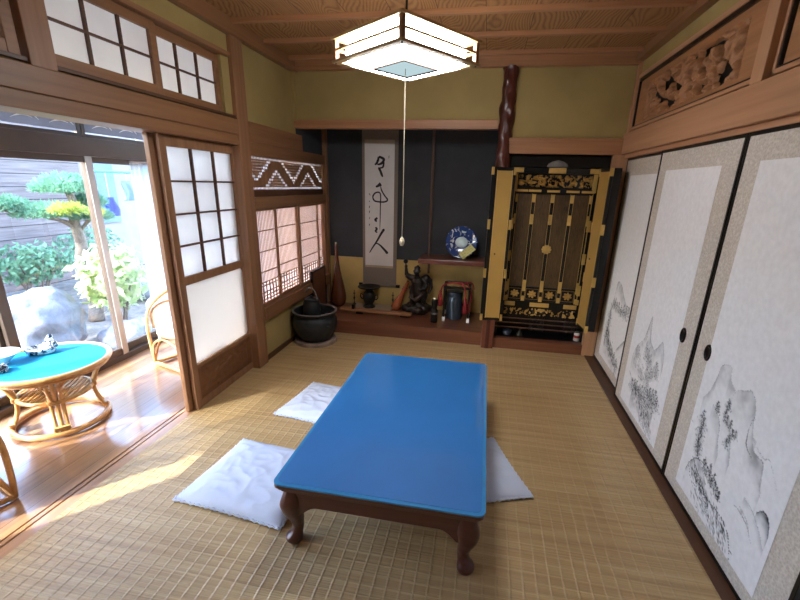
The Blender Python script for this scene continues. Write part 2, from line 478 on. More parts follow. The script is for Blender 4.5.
# ------------------------------------------------------------------ the room shell
XL, XR, YB, ZC = -1.82, 1.09, 3.93, 2.55
YT, ZT = 4.62, 0.14                        # back of the alcove, its floor height
XW = -3.055                                # plane of the veranda windows
YR = -1.25                                 # rear of the room, behind the view

struct(MB().box((-1.87, YR, -.06), (1.035, 3.935, 0)), 'floor', M['tatami'])
struct(MB().box((XW - .09, YR, -.06), (-2.01, 4.75, -.004)), 'floor_veranda', M['planks'])
# door sill with two sliding grooves between matting and veranda
mb = MB(); mb.box((-2.01, YR, -.06), (-1.87, 2.98, -.012))
for a, b in ((-2.01, -1.972), (-1.962, -1.939), (-1.929, -1.87)): mb.box((a, YR, -.012), (b, 2.98, 0.0))
struct(mb, 'trim_1', M['sill'])
mb = MB(); mb.cur = 0
for x in (-1.967, -1.934): mb.box((x - .005, YR, -.0125), (x + .005, 2.98, -.009))
struct(mb, 'trim_2', M['dky'])
# sill of the painted doors
struct(MB().box((1.035, YR, -.05), (1.2, 3.93, .006)), 'trim_3', M['dky'])

struct(MB().box((-1.95, YR, ZC), (1.25, 4.0, ZC + .05)), 'ceiling', M['ceiling'])
n = 4
for i in range(10):
    y = 3.77 - .42 * i
    if y > YR: struct(MB().box((XL, y - .018, 2.521), (XR, y + .018, 2.552)), 'trim_%d' % n, M['wx'], bevel=.003); n += 1
# cornice round the ceiling
struct(MB().box((XL, 3.875, 2.468), (XR, 3.96, 2.56)), 'trim_%d' % n, M['wx'], bevel=.004); n += 1
struct(MB().box((XL - .03, YR, 2.458), (XL + .055, 3.93, 2.56)), 'trim_%d' % n, M['wy'], bevel=.004); n += 1
struct(MB().box((XR - .04, YR, 2.485), (XR + .05, 3.93, 2.56)), 'trim_%d' % n, M['wy'], bevel=.004); n += 1

# left wall
mb = MB()
for y0, y1, z0, z1 in ((YR, 3.0, 2.32, 2.52), (YR, .80, 1.9, 2.32), (2.84, 3.0, 1.9, 2.32), (3.0, 3.93, 1.9, 2.52), (3.0, 3.93, -.02, .40), (YR, -1.0, -.02, 1.8), (.80, 2.84, 1.9, 1.957)):
    mb.box((XL - .07, y0, z0), (XL, y1, z1))
struct(mb, 'wall_left', M['olive'])
mb = MB(); mb.box((XL - .07, 3.93, 1.78), (XL, YT + .05, 2.2)); mb.box((XL - .07, 4.60, -.02), (XL, YT + .05, 2.2)); mb.box((XL - .07, 3.93, -.02), (XL, YT, .40))
struct(mb, 'wall_alcove_left', M['charcoal'])
# back wall above alcove and cabinet, alcove walls
mb = MB(); mb.box((XL - .05, 3.93, 2.04), (.1, 4.0, 2.56)); mb.box((.1, 3.93, 1.9), (XR + .08, 4.0, 2.56)); mb.box((XL - .02, 3.88, 2.06), (XL + .025, 3.94, 2.5))
struct(mb, 'wall_back', M['olive'])
struct(MB().box((XL - .05, YT, -.02), (.1, YT + .06, 2.2)), 'wall_alcove_back', M['charcoal'])
struct(MB().box((.06, 3.98, -.02), (.12, YT + .05, 2.2)), 'wall_alcove_right', M['charcoal'])
struct(MB().box((XL - .05, 3.96, 2.16), (.1, YT + .05, 2.2)), 'ceiling_alcove', M['dkx'])
mb = MB(); mb.box((.12, YT, -.02), (XR + .1, YT + .06, 2.0)); mb.box((XR, 3.98, -.02), (XR + .06, YT, 2.0)); mb.box((.12, 3.98, 1.9), (XR + .06, YT, 1.96))
struct(mb, 'wall_niche', M['blackm'])
struct(MB().box((XL - .005, 4.598, .138), (.06, 4.622, .70)), 'wall_alcove_gilt', M['goldp'])
# alcove platform, its front rail, lintel
mb = MB(); mb.box((XL, 4.04, 0), (.06, YT, ZT)); struct(mb, 'floor_alcove', M['redx'])
struct(MB().box((XL, 3.93, 0), (.055, 4.045, ZT)), 'trim_%d' % n, M['redx'], bevel=.006); n += 1
struct(MB().box((XL - .01, 3.905, 2.0), (.045, 3.985, 2.075)), 'trim_%d' % n, M['wx'], bevel=.003); n += 1
struct(MB().box((.13, 3.895, 1.808), (XR, 3.96, 1.935)), 'trim_%d' % n, M['wx'], bevel=.004); n += 1
struct(MB().box((.16, 3.905, 0), (XR - .05, 4.06, .10)), 'trim_%d' % n, M['redx'], bevel=.004); n += 1
struct(MB().box((1.005, 3.90, 0), (XR + .03, 3.96, 1.82)), 'trim_%d' % n, M['wzr'], bevel=.004); n += 1
# slim corner post at the back of the alcove, post at the shoin window end
struct(MB().box((XL, 4.565, .14), (XL + .045, 4.62, 2.16)), 'trim_%d' % n, M['wz'], bevel=.003); n += 1
struct(MB().box((XL - .03, 4.53, .36), (XL + .02, 4.60, 1.80)), 'trim_%d' % n, M['wz'], bevel=.003); n += 1
# left post and the long rails over the opening
struct(MB().box((-1.90, 2.925, -.02), (-1.79, 3.068, 2.47)), 'trim_%d' % n, M['wz'], bevel=.005); n += 1
struct(MB().box((-1.86, YR, 1.835), (-1.783, 2.925, 1.935)), 'trim_%d' % n, M['wy'], bevel=.004); n += 1
struct(MB().box((-1.97, YR, 1.768), (-1.797, 2.925, 1.836)), 'trim_%d' % n, M['wy'], bevel=.003); n += 1
struct(MB().box((-1.86, 3.068, 1.80), (-1.783, 3.99, 1.945)), 'trim_%d' % n, M['wy'], bevel=.004); n += 1
struct(MB().box((-1.89, 3.068, 1.708), (-1.79, 4.60, 1.805)), 'trim_%d' % n, M['wy'], bevel=.003); n += 1
struct(MB().box((-1.89, 3.068, 1.312), (-1.785, 4.60, 1.40)), 'trim_%d' % n, M['wy'], bevel=.003); n += 1
struct(MB().box((-1.89, 3.068, 1.40), (-1.81, 4.60, 1.455)), 'trim_%d' % n, M['dky'], bevel=.003); n += 1
struct(MB().box((-1.89, 3.068, .385), (-1.775, 4.60, .495)), 'trim_%d' % n, M['wy'], bevel=.004); n += 1
struct(MB().box((XL - .002, 3.068, 0), (XL + .014, 3.93, .045)), 'baseboard_left', M['dky'], bevel=.002)
for y0 in (1.525, -.55):
    struct(MB().box((-1.87, y0, 1.93), (-1.79, y0 + .11, 2.47)), 'trim_%d' % n, M['wz'], bevel=.004); n += 1
struct(MB().box((-1.865, .5, 2.318), (-1.785, 2.9, 2.345)), 'trim_%d' % n, M['wy'], bevel=.003); n += 1
struct(MB().box((-1.865, .5, 1.945), (-1.80, 2.925, 1.962)), 'trim_%d' % n, M['dky'], bevel=.002); n += 1

# right wall: rails above the painted doors, carved transom bay, upper strip
struct(MB().box((XR - .03, YR, 1.812), (XR + .08, 3.93, 1.972)), 'trim_%d' % n, M['wyr'], bevel=.004); n += 1
struct(MB().box((XR + .0, YR, 1.783), (XR + .09, 3.93, 1.813)), 'trim_%d' % n, M['wyr'], bevel=.002); n += 1
mb = MB(); mb.box((XR + .015, YR, 2.36), (XR + .07, 3.93, 2.52)); mb.box((XR + .015, YR, 1.95), (XR + .07, 3.93, 1.995)); mb.box((XR + .2, YR, -.02), (XR + .26, 3.99, 2.56))
struct(mb, 'wall_right', M['olive'])
struct(MB().box((XR - .03, 2.115, 1.97), (XR + .06, 2.20, 2.49)), 'trim_%d' % n, M['wzr'], bevel=.004); n += 1
struct(MB().box((XR - .012, 3.885, 1.97), (XR + .05, 3.93, 2.49)), 'trim_%d' % n, M['wzr'], bevel=.003); n += 1
# walls behind the view
mb = MB(); mb.box((XW - .1, YR - .06, -.06), (1.3, YR, 2.6)); struct(mb, 'wall_rear', M['olive'])
# veranda shell
mb = MB(); mb.box((XW - .12, YR, 2.20), (XW + .04, 4.75, 2.52)); mb.box((XW - .12, YR, -.06), (XW + .02, -.42, 2.3)); mb.box((XW - .1, 4.75, -.06), (XL - .05, 4.81, 2.55))
struct(mb, 'wall_veranda', M['offwhite'])
struct(MB().box((XW - .6, YR, 2.50), (XL - .06, 4.8, 2.54)), 'ceiling_veranda', M['wy'])
struct(MB().box((XW - .10, YR, -.1), (XW + .035, 4.75, .045)), 'trim_%d' % n, M['winbrown'], bevel=.004); n += 1
struct(MB().box((XW - .07, -.42, 1.668), (XW + .045, 4.75, 1.80)), 'trim_%d' % n, M['winbrown'], bevel=.004); n += 1
struct(MB().box((XW - .07, 3.70, 0), (XW + .045, 3.80, 2.2)), 'trim_%d' % n, M['winbrown'], bevel=.004); n += 1

# veranda window sashes: frame, pane
def sheet(x, y0, y1, z0, z1):
    return MB().add([(x, y0, z0), (x, y1, z0), (x, y1, z1), (x, y0, z1)], [(0, 1, 2, 3)])

wn = 1
def sash(y0, y1, z0, z1, x, name=None, sw=.062, light=None, pane='glass'):
    global wn
    mb = MB(); t = .032
    mb.box((x - t / 2, y0, z0), (x + t / 2, y0 + sw, z1)); mb.box((x - t / 2, y1 - sw, z0), (x + t / 2, y1, z1))
    mb.box((x - t / 2, y0 + sw, z0), (x + t / 2, y1 - sw, z0 + sw)); mb.box((x - t / 2, y0 + sw, z1 - .045), (x + t / 2, y1 - sw, z1))
    o = struct(mb, 'window_%d' % wn, M['winbrown'], bevel=.003); wn += 1
    sheet(x, y0 + sw - .005, y1 - sw + .005, z0 + sw - .005, z1 - .04).build('window_pane', M[pane], o)
    if light:
        MB().box((x + t / 2, y1 - sw, z0), (x + t / 2 + .008, y1 - .004, z1)).build('window_post', M['alu'], o, bevel=.002)  # pale strip: sunlight on the stile put into its colour
    return o
ys = [-.40, .40, 1.20, 2.035, 2.865, 3.70]
for i in range(5):
    a, b = ys[i], ys[i + 1]
    x = XW + (.012 if i % 2 == 1 else -.03)
    sash(a - (.02 if i else 0), b + (.02 if i < 4 else 0) - (.03 if i == 4 else 0), .045, 1.668, x, light=(i == 3))
    o = sash(a + .004, b - .004, 1.80, 2.20, XW - .01, sw=.03)
    # milky lower strip of the transom with scattered pale wave marks
    mb = MB(); mw = MB()
    mb.box((XW - .002, a + .034, 1.842), (XW + .002, b - .034, 1.925))
    mw2 = MB().box((XW - .002, a + .034, 1.832), (XW + .002, b - .034, 1.842))
    for k in range(3):
        yc = a + .17 + .25 * k
        pts = arc(9, lambda t: (XW + .003, yc - .07 + .14 * t, 1.875 + .018 * math.sin(t * PI) + .016 * t))
        mw.tube(pts, [.0008 + .004 * math.sin(PI * min(.95, max(.05, i / 8))) for i in range(9)], 6)
        pts = arc(7, lambda t: (XW + .003, yc + .05 + .06 * t, 1.912 - .03 * t + .01 * math.sin(t * PI)))
        mw.tube(pts, [.0008 + .004 * math.sin(PI * min(.95, max(.05, i / 6))) for i in range(7)], 6)
    f = mb.build('window_film', M['frost'], o); mw.build('wave_print', M['white'], f)

# upper shoji windows over the opening: frame, lattice, paper
def shoji_window(y0, y1, z0, z1, x, cols, rows, fw=.05):
    global wn
    mb = MB(); t = .026
    mb.box((x - t / 2, y0, z0), (x + t / 2, y0 + fw, z1)); mb.box((x - t / 2, y1 - fw, z0), (x + t / 2, y1, z1))
    mb.box((x - t / 2, y0 + fw, z0), (x + t / 2, y1 - fw, z0 + fw)); mb.box((x - t / 2, y0 + fw, z1 - fw), (x + t / 2, y1 - fw, z1))
    o = struct(mb, 'window_%d' % wn, M['wy'], bevel=.003); wn += 1
    mb = MB(); ya, yb, za, zb = y0 + fw, y1 - fw, z0 + fw, z1 - fw
    for i in range(1, cols): yy = ya + (yb - ya) * i / cols; mb.box((x - .006, yy - .0065, za), (x + .008, yy + .0065, zb))
    for j in range(1, rows): zz = za + (zb - za) * j / rows; mb.box((x - .006, ya, zz - .005), (x + .0075, yb, zz + .005))
    mb.build('window_lattice', M['dky'], o)
    sheet(x - .008, ya - .004, yb + .004, za - .004, zb + .004).build('window_paper', M['paper'], o)
    return o
shoji_window(1.605, 2.262, 1.963, 2.316, -1.828, 3, 2, .046)
shoji_window(2.222, 2.85, 1.963, 2.316, -1.856, 3, 2, .046)
shoji_window(.86, 1.515, 1.963, 2.316, -1.828, 3, 2, .046)

# shoin windows beside the alcove
def shoin_window(y0, y1, x):
    global wn
    z0, z1, fw, t = .495, 1.312, .022, .022
    mb = MB()
    mb.box((x - t / 2, y0, z0), (x + t / 2, y0 + fw, z1)); mb.box((x - t / 2, y1 - fw, z0), (x + t / 2, y1, z1))
    mb.box((x - t / 2, y0 + fw, z0), (x + t / 2, y1 - fw, z0 + .03)); mb.box((x - t / 2, y0 + fw, z1 - fw), (x + t / 2, y1 - fw, z1))
    o = struct(mb, 'window_%d' % wn, M['wz'], bevel=.002); wn += 1
    mb = MB(); ya, yb = y0 + fw, y1 - fw
    ns = int((yb - ya) / .0235)
    for i in range(1, ns): yy = ya + (yb - ya) * i / ns; mb.box((x - .005, yy - .002, .70), (x + .001, yy + .002, z1 - fw))
    for zz in (1.13, .96, .79): mb.box((x - .005, ya, zz - .004), (x + .006, yb, zz + .004))
    # band of star lattice near the foot
    for zz in (.70, .672, .615, .582, .55): mb.box((x - .005, ya, zz - .003), (x + .006, yb, zz + .003))
    k = 0
    while ya + .02 + .055 * k < yb - .02:
        yy = ya + .02 + .055 * k
        mb.box((x - .005, yy - .003, .525), (x + .005, yy + .003, .70)); k += 1
    mb.build('window_lattice', M['wz'], o)
    sheet(x - .007, ya - .003, yb + .003, .70, z1 - fw + .003).build('window_paper', M['reed'], o)
    sheet(x - .007, ya - .003, yb + .003, .52, .70).build('lower_paper', M['reed'], o)
    mb = MB()
    for q in range(2):
        c = ya + (yb - ya) * (.3 + .42 * q)
        for dy in (-.027, .027):
            for dz in (-.026, .026): mb.box((x - .0045, c + dy - .02, .643 + dz - .019), (x - .002, c + dy + .02, .643 + dz + .019))
    mb.build('star_opening', M['paper'], o)
    return o
for i, (a, b) in enumerate(((2.97, 3.415), (3.395, 3.885), (3.865, 4.355), (4.335, 4.56))):
    shoin_window(a, b, -1.838 if i % 2 else -1.812)

# stepped lattice transom over the shoin windows
mb = MB(); cs = .0212; fine = MB()
y0, y1, z0, z1 = 3.068, 4.53, 1.455, 1.708
ny, nz = int((y1 - y0) / cs), int((z1 - z0) / cs)
cy, cz = (y1 - y0) / ny, (z1 - z0) / nz
def tri(d): d = (d + .33) % .66 - .33; return abs(d)
for i in range(ny):
    for j in range(nz):
        yc, zc = y0 + (i + .5) * cy, z0 + (j + .5) * cz
        L = 1.605 - .70 * tri(yc - 3.50); U = 1.528 + .70 * tri(yc - 3.83)
        a, b, c, d = yc - cy / 2, yc + cy / 2, zc - cz / 2, zc + cz / 2
        edge = j in (0, nz - 1) or abs(zc - L) < cz * .75 or abs(zc - U) < cz * .75
        if edge: w = .0032
        elif L < zc < U: fine.box((-1.8235, a, c), (-1.818, b, d)); continue
        else: w = .0072
        mb.box((-1.8235, a, c), (-1.8205, a + w, d)); mb.box((-1.8235, b - w, c), (-1.8205, b, d))
        mb.box((-1.8235, a + w, c), (-1.8205, b - w, c + w)); mb.box((-1.8235, a + w, d - w), (-1.8205, b - w, d))
t = thing('lattice_transom', 'long openwork lattice transom with zigzag bands above the shoin screens beside the alcove', 'transom', (-1.83, 3.8, 1.455))
mb.build('lattice', M['wz'], t); fine.build('zigzag_band', M['wz'], t)
sheet(-1.8245, y0, y1, z0, z1).build('backing_paper', M['paper'], t)

# ---- sliding shoji door of the opening, a second one stacked behind it
dn = 1
def shoji_door(y0, y1, x, label):
    global dn
    mb = MB(); t = .03; z0, z1 = .004, 1.768; sl, sr = .052, .042
    mb.box((x - t / 2, y0, z0), (x + t / 2, y0 + sl, z1)); mb.box((x - t / 2, y1 - sr, z0), (x + t / 2, y1, z1))
    for a, b in ((z0, .055), (.292, .318), (.872, .925), (1.705, z1)): mb.box((x - t / 2 + .002, y0 + sl, a), (x + t / 2 - .002, y1 - sr, b))
    o = struct(mb, 'door_%d' % dn, M['wz'], bevel=.003, label=label); dn += 1
    ya, yb = y0 + sl, y1 - sr
    mb = MB()
    for i in (1, 2): yy = ya + (yb - ya) * i / 3; mb.box((x - .008, yy - .007, .925), (x + .009, yy + .007, 1.705))
    for j in (1, 2, 3): zz = .925 + .78 * j / 4; mb.box((x - .008, ya, zz - .0055), (x + .0085, yb, zz + .0055))
    mb.build('door_lattice', M['dky'], o)
    sheet(x - .010, ya - .004, yb + .004, .92, 1.71).build('door_paper', M['paper'], o)
    # white lower panel with rounded corners
    def rr(a, b, c, d, r, k=6):
        out = []
        for (cx_, cz_, s) in ((b - r, d - r, 0), (a + r, d - r, 1), (a + r, c + r, 2), (b - r, c + r, 3)):
            for q in range(k + 1): g = (s + q / k) * PI / 2; out.append((cx_ + r * math.cos(g), cz_ + r * math.sin(g)))
        return out
    rp = rr(ya + .004, yb - .004, .322, .868, .03); MB().add([(x - .002, p, q) for p, q in rp], [tuple(range(len(rp)))]).build('door_panel', M['paper2'], o)
    # carved board at the foot
    def carve(u, v):
        yy = ya + (yb - ya) * u; zz = .055 + .237 * v
        e = min(u, 1 - u, v * 1.2, (1 - v) * 1.2)
        m = min(1, max(0, (e - .08) * 14))
        h = mnoise.noise((yy * 11, zz * 16, 3)) + .6 * mnoise.noise((yy * 26, zz * 30, 9))
        return (x + .004 + m * (.007 * (1 if h > .05 else h)) - .004 * (1 if .05 < e < .08 else 0), yy, zz)
    MB().grid(110, 50, carve).build('carved_board', M['carvedark'], o, smooth='all')
    return o
shoji_door(2.212, 2.962, -1.866, 'paper shoji door with white lower panel beside the post')
shoji_door(2.176, 2.926, -1.905, 'second shoji door stacked behind the first one')

# ---- painted sliding doors along the right wall
class Ink:
    """a brush painting rasterised to an ink density grid: s across from the paper's left edge as seen, z up"""
    def __init__(self, W, z0, z1, res=.0025):
        self.W, self.z0, self.z1, self.res = W, z0, z1, res
        self.nx, self.ny = int(W / res) + 1, int((z1 - z0) / res) + 1
        self.a = np.zeros((self.ny, self.nx)); g = np.mgrid[0:self.ny, 0:self.nx]
        self.Z = z0 + g[0] * (z1 - z0) / (self.ny - 1); self.Sx = g[1] * W / (self.nx - 1)
        r = np.random.default_rng(5); base = 0
        for q in (6, 14, 30, 60):
            m = r.random((max(3, int((z1 - z0) * q)) + 2, max(3, int(W * q)) + 2))
            yi = np.linspace(0, m.shape[0] - 1.001, self.ny); xi = np.linspace(0, m.shape[1] - 1.001, self.nx)
            y0 = yi.astype(int); x0 = xi.astype(int); fy = (yi - y0)[:, None]; fx = (xi - x0)[None]
            base = base + ((m[y0][:, x0] * (1 - fx) + m[y0][:, x0 + 1] * fx) * (1 - fy) + (m[y0 + 1][:, x0] * (1 - fx) + m[y0 + 1][:, x0 + 1] * fx) * fy) / 4
        self.N = base
        self.r = r

    def dab(self, s, z, rad, d, el=1.0, ang=0.0):
        k = int(rad * max(1, el) / self.res) + 2
        i = int((z - self.z0) / self.res); j = int(s / self.res)
        a0, a1, b0, b1 = max(0, i - k), min(self.ny, i + k + 1), max(0, j - k), min(self.nx, j + k + 1)
        if a0 >= a1 or b0 >= b1: return
        dz = self.Z[a0:a1, b0:b1] - z; ds = self.Sx[a0:a1, b0:b1] - s
        c, sn = math.cos(ang), math.sin(ang); u = (ds * c + dz * sn) / (rad * el); v = (-ds * sn + dz * c) / rad
        f = np.clip(1.25 - np.sqrt(u * u + v * v) * 1.25, 0, 1) * d
        t = self.a[a0:a1, b0:b1]; np.maximum(t, np.minimum(1, t * .55 + f), out=t)

    def line(self, pts, w=.004, d=.7, wob=.004, n=60, dry=.25):
        P = spline(pts, n); m = len(P)
        for i, (s, z) in enumerate(P):
            q = math.sin(PI * min(1, max(0, i / m * .9 + .08)))
            if self.r.random() < dry * .5: continue
            self.dab(s + self.r.normal() * wob * .4, z + self.r.normal() * wob * .4, w * (.5 + .7 * q) * (.8 + .4 * self.r.random()), d * (.7 + .3 * self.r.random()))

    def wash(self, pts, depth=.12, d=.3, side=-1, slope=0.0):
        """grey wash under a ridge line that fades away from it"""
        P = np.array(spline(pts, 90)); o = np.argsort(P[:, 0]); top = np.interp(self.Sx[0], P[o, 0], P[o, 1], left=-9, right=-9)
        t = (top[None] - self.Z) * -side if side > 0 else (top[None] - self.Z)
        f = np.clip(1 - t / depth, 0, 1) * (t > 0) * d * np.clip(self.N * 2.2 - .45, 0, 1)
        self.a = np.maximum(self.a, f)

    def tree(self, s, z, h=.07, d=.75, spread=1.0):
        self.line([(s, z - h * .5), (s + .004, z), (s - .002, z + h * .5)], .0022, d, n=24)
        self.dab(s, z, h * .42 * spread, .16 + .1 * self.r.random(), 1.1, .8)
        for k in range(int(34 * spread)):
            a = self.r.random(); w = h * .42 * (1.1 - a) * spread
            self.dab(s + self.r.normal() * w * .6, z - h * .35 + a * h, .0022 + .0028 * self.r.random(), d * (.35 + .5 * self.r.random()), 2.4, self.r.normal() * .6)

    def texture(self, s0, z0, s1, z1, n, w, d, ang, sp):
        for k in range(n):
            t = self.r.random(); s = s0 + (s1 - s0) * t + self.r.normal() * sp; z = z0 + (z1 - z0) * t + self.r.normal() * sp
            self.dab(s, z, w * (.6 + .8 * self.r.random()), d * (.3 + .7 * self.r.random()), 3.5, ang + self.r.normal() * .3)


def painting(kind, W, z0, z1):
    k = Ink(W, z0, z1)
    if kind == 3:
        m1 = [(.05, .60), (.084, .651), (.102, .707), (.112, .742), (.119, .79), (.15, .812), (.192, .815), (.20, .777), (.225, .752), (.25, .737), (.262, .70)]
        m2 = [(.236, .66), (.246, .70), (.262, .743), (.312, .768), (.344, .782), (.378, .764), (.399, .719), (.41, .667), (.426, .628), (.451, .622)]
        k.wash(m1, .11, .34); k.wash(m2, .16, .34); k.line(m1, .0028, .45); k.line(m2, .0032, .55)
        rg = [(.423, .626), (.467, .60), (.511, .59), (.54, .60), (.575, .57), (.61, .53)]; k.line(rg, .0024, .5)
        r2 = [(.41, .66), (.447, .585), (.50, .575), (.52, .56), (.533, .50), (.55, .45)]; k.wash(r2, .11, .5); k.line(r2, .003, .55)
        k.line([(.40, .70), (.395, .62), (.41, .57), (.45, .55)], .004, .6)
        for p in ([(.134, .605), (.177, .589), (.215, .55), (.235, .48), (.262, .42)], [(.224, .631), (.277, .60), (.30, .55), (.33, .48), (.345, .43)]):
            k.line(p, .0035, .55); k.wash([(a, b) for a, b in p], .08, .35)
        for s, z in ((.166, .61), (.18, .60), (.233, .66), (.245, .65), (.235, .605), (.255, .59), (.285, .585), (.31, .555), (.33, .565), (.30, .53), (.29, .50)): k.tree(s, z, .045, .7)
        for i, (s, z) in enumerate(((.085, .50), (.10, .47), (.095, .43), (.105, .40), (.10, .36), (.12, .34))): k.tree(s, z, .075, .8, 1.3)
        k.line([(.115, .44), (.105, .38), (.125, .33), (.15, .31)], .004, .8)
        rk = [(.06, .20), (.076, .25), (.11, .298), (.158, .315), (.20, .28), (.24, .25)]; k.wash(rk, .10, .5); k.line(rk, .0035, .8)
        for q in range(9): k.line([(.09 + .020 * q, .295 - .010 * q), (.125 + .021 * q, .27 - .012 * q), (.155 + .022 * q, .215 - .012 * q)], .0035, .8, n=26)
        for s, z in ((.19, .33), (.20, .31), (.22, .30), (.25, .29), (.27, .28), (.30, .285), (.32, .27), (.34, .265), (.24, .33), (.28, .31)): k.tree(s, z, .05, .8)
        k.texture(.10, .24, .45, .16, 170, .004, .9, -.75, .016)
        k.texture(.16, .16, .46, .10, 170, .0035, .7, -.7, .022)
        k.line([(.08, .235), (.129, .185), (.205, .19), (.287, .20), (.359, .205), (.413, .20), (.462, .175), (.49, .13), (.515, .06), (.53, .02)], .0055, .9)
        k.line([(.44, .315), (.492, .315), (.535, .30), (.58, .26)], .0035, .4); k.dab(.49, .325, .014, .3); k.line([(.47, .335), (.53, .315), (.565, .27)], .003, .3)
        b = [(.48, .385), (.54, .372), (.60, .33), (.645, .28)]; k.line(b, .0035, .4); k.wash(b, .03, .3)
        b = [(.56, .385), (.59, .415), (.625, .40), (.645, .345)]; k.wash(b, .06, .85); k.line(b, .0035, .75)
    elif kind == 2:
        p = [(.075, .44), (.12, .52), (.165, .56), (.205, .60), (.235, .69), (.262, .77), (.285, .70), (.31, .63), (.36, .60), (.41, .58)]
        q = [(.36, .57), (.42, .62), (.47, .675), (.50, .65), (.53, .60), (.54, .53)]
        k.wash(p, .14, .45); k.wash(q, .10, .45); k.line(p, .0035, .55); k.line(q, .003, .55)
        for dx in (0, .03, .06, .09): k.line([(.235 + dx * .6, .68 - dx), (.25 + dx, .60 - dx), (.28 + dx, .54 - dx)], .003, .5)
        k.wash([(.10, .42), (.22, .42), (.34, .37), (.44, .32), (.52, .29)], .10, .4)
        k.texture(.12, .44, .48, .30, 150, .005, .5, -.35, .03)
        for s, z in ((.13, .47), (.16, .47), (.27, .55), (.29, .51), (.32, .53), (.335, .48), (.36, .50), (.385, .46), (.40, .42), (.43, .44), (.46, .50), (.48, .47), (.35, .41), (.38, .38)): k.tree(s, z, .085, .62, 1.2)
        for s, z in ((.16, .235), (.20, .25), (.24, .255), (.29, .25), (.33, .265), (.37, .27), (.41, .28), (.45, .31), (.49, .32), (.53, .33), (.56, .30), (.47, .26), (.52, .25)): k.tree(s, z, .085, .9, 1.6)
        for q2 in range(10): k.line([(.28 + .016 * q2, .26), (.34 + .019 * q2, .19), (.40 + .021 * q2, .08)], .0045, .75)
        k.texture(.20, .24, .56, .12, 190, .005, .75, -1.0, .03); k.line([(.08, .31), (.12, .285), (.18, .24)], .0035, .6)
        k.wash([(.18, .22), (.35, .26), (.55, .23)], .17, .55)
    else:
        p = [(.12, .56), (.146, .63), (.16, .74), (.185, .81), (.28, .80), (.36, .74), (.43, .70), (.50, .66)]
        k.wash(p, .12, .4); k.line(p, .0035, .6)
        for s, z in ((.16, .60), (.20, .62), (.25, .60), (.30, .61), (.36, .60), (.42, .62), (.48, .63), (.53, .645)): k.tree(s, z, .085, .85, 1.4)
        k.texture(.12, .60, .54, .60, 100, .006, .5, -.3, .02)
        for s, z in ((.12, .50), (.13, .45), (.115, .40), (.13, .36), (.11, .31), (.15, .28), (.20, .26), (.26, .24), (.33, .22), (.40, .205), (.47, .185)): k.tree(s, z, .09, .9, 1.6)
        k.texture(.09, .36, .50, .12, 190, .006, .8, -.7, .03); k.wash([(.08, .3), (.2, .27), (.4, .22), (.52, .17)], .15, .6)
        b = [(.42, .30), (.50, .37), (.56, .42), (.60, .38)]; k.wash(b, .05, .5); k.line(b, .003, .5)
    # the ink breaks up in the paper's tooth
    k.a = np.minimum(1, k.a * 1.3 * np.clip(.62 + k.N * .75, 0, 1.05))
    return k


def fusuma(y0, y1, x, kind, label, handle=None, paper=None):
    """y1 is the far edge; seen from the room the far edge is on the left"""
    global dn
    z0, z1 = .008, 1.782; fw = .017; t = .024
    mb = MB()
    mb.box((x, y0, z0), (x + t, y0 + fw, z1)); mb.box((x, y1 - fw, z0), (x + t, y1, z1))
    mb.box((x, y0 + fw, z0), (x + t, y1 - fw, z0 + fw)); mb.box((x, y0 + fw, z1 - fw), (x + t, y1 - fw, z1))
    o = struct(mb, 'door_%d' % dn, M['black'], bevel=.002, label=label); dn += 1
    MB().box((x + .004, y0 + fw - .002, z0 + fw - .002), (x + t - .004, y1 - fw + .002, z1 - fw + .002)).build('brocade_border', M['brocade'], o)
    pa, pb, pz0, pz1 = paper
    # the painted paper: finely divided where the painting is
    W = pb - pa; top = .90; xs = x + .0022
    k = painting(kind, W, pz0, top)
    me = bpy.data.meshes.new('painted_paper'); nx, ny = k.nx, k.ny
    V = np.zeros((ny + 2, nx, 3)); V[:ny, :, 0] = xs; V[:ny, :, 1] = pb - k.Sx; V[:ny, :, 2] = k.Z
    V[ny, :, 0] = xs; V[ny, :, 1] = pb - k.Sx[0]; V[ny, :, 2] = top + .0005
    V[ny + 1, :, 0] = xs; V[ny + 1, :, 1] = pb - k.Sx[0]; V[ny + 1, :, 2] = pz1
    nv = (ny + 2) * nx; me.vertices.add(nv); me.vertices.foreach_set('co', V.reshape(-1))
    idx = np.arange(nv).reshape(ny + 2, nx); q = np.stack([idx[:-1, :-1], idx[1:, :-1], idx[1:, 1:], idx[:-1, 1:]], -1).reshape(-1, 4)
    me.loops.add(q.size); me.loops.foreach_set('vertex_index', q.reshape(-1).astype(np.int32))
    me.polygons.add(len(q)); me.polygons.foreach_set('loop_start', (np.arange(len(q)) * 4).astype(np.int32))
    try: me.polygons.foreach_set('loop_total', np.full(len(q), 4, np.int32))
    except Exception: pass
    me.update(calc_edges=True); me.validate()
    at = me.attributes.new('ink', 'FLOAT_VECTOR', 'POINT'); A = np.zeros((ny + 2, nx, 3)); A[:ny, :, 0] = k.a
    at.data.foreach_set('vector', A.reshape(-1).astype(np.float32))
    me.materials.append(M['ink']); po = bpy.data.objects.new('painted_paper', me); C.objects.link(po); po.parent = o
    if handle:
        hy, hz = handle
        R = Matrix(((0, 0, -1), (0, 1, 0), (1, 0, 0)))
        h = MB().lathe([(.0, .001), (.018, .001), (.019, .003), (.026, .006), (.030, .004), (.031, -.002)], (x + .002, hy, hz), 28, R, (1.35, .9))
        hb = h.build('door_pull', M['black'], o, smooth=True)
    return o
fusuma(3.065, 3.915, XR + .030, 1, 'painted sliding door beside the gilt altar cabinet', None, (3.20, 3.765, .10, 1.645))
fusuma(2.169, 3.112, XR + .0, 2, 'painted sliding door with misty peaks and pines', (2.303, .797), (2.325, 2.985, .068, 1.656))
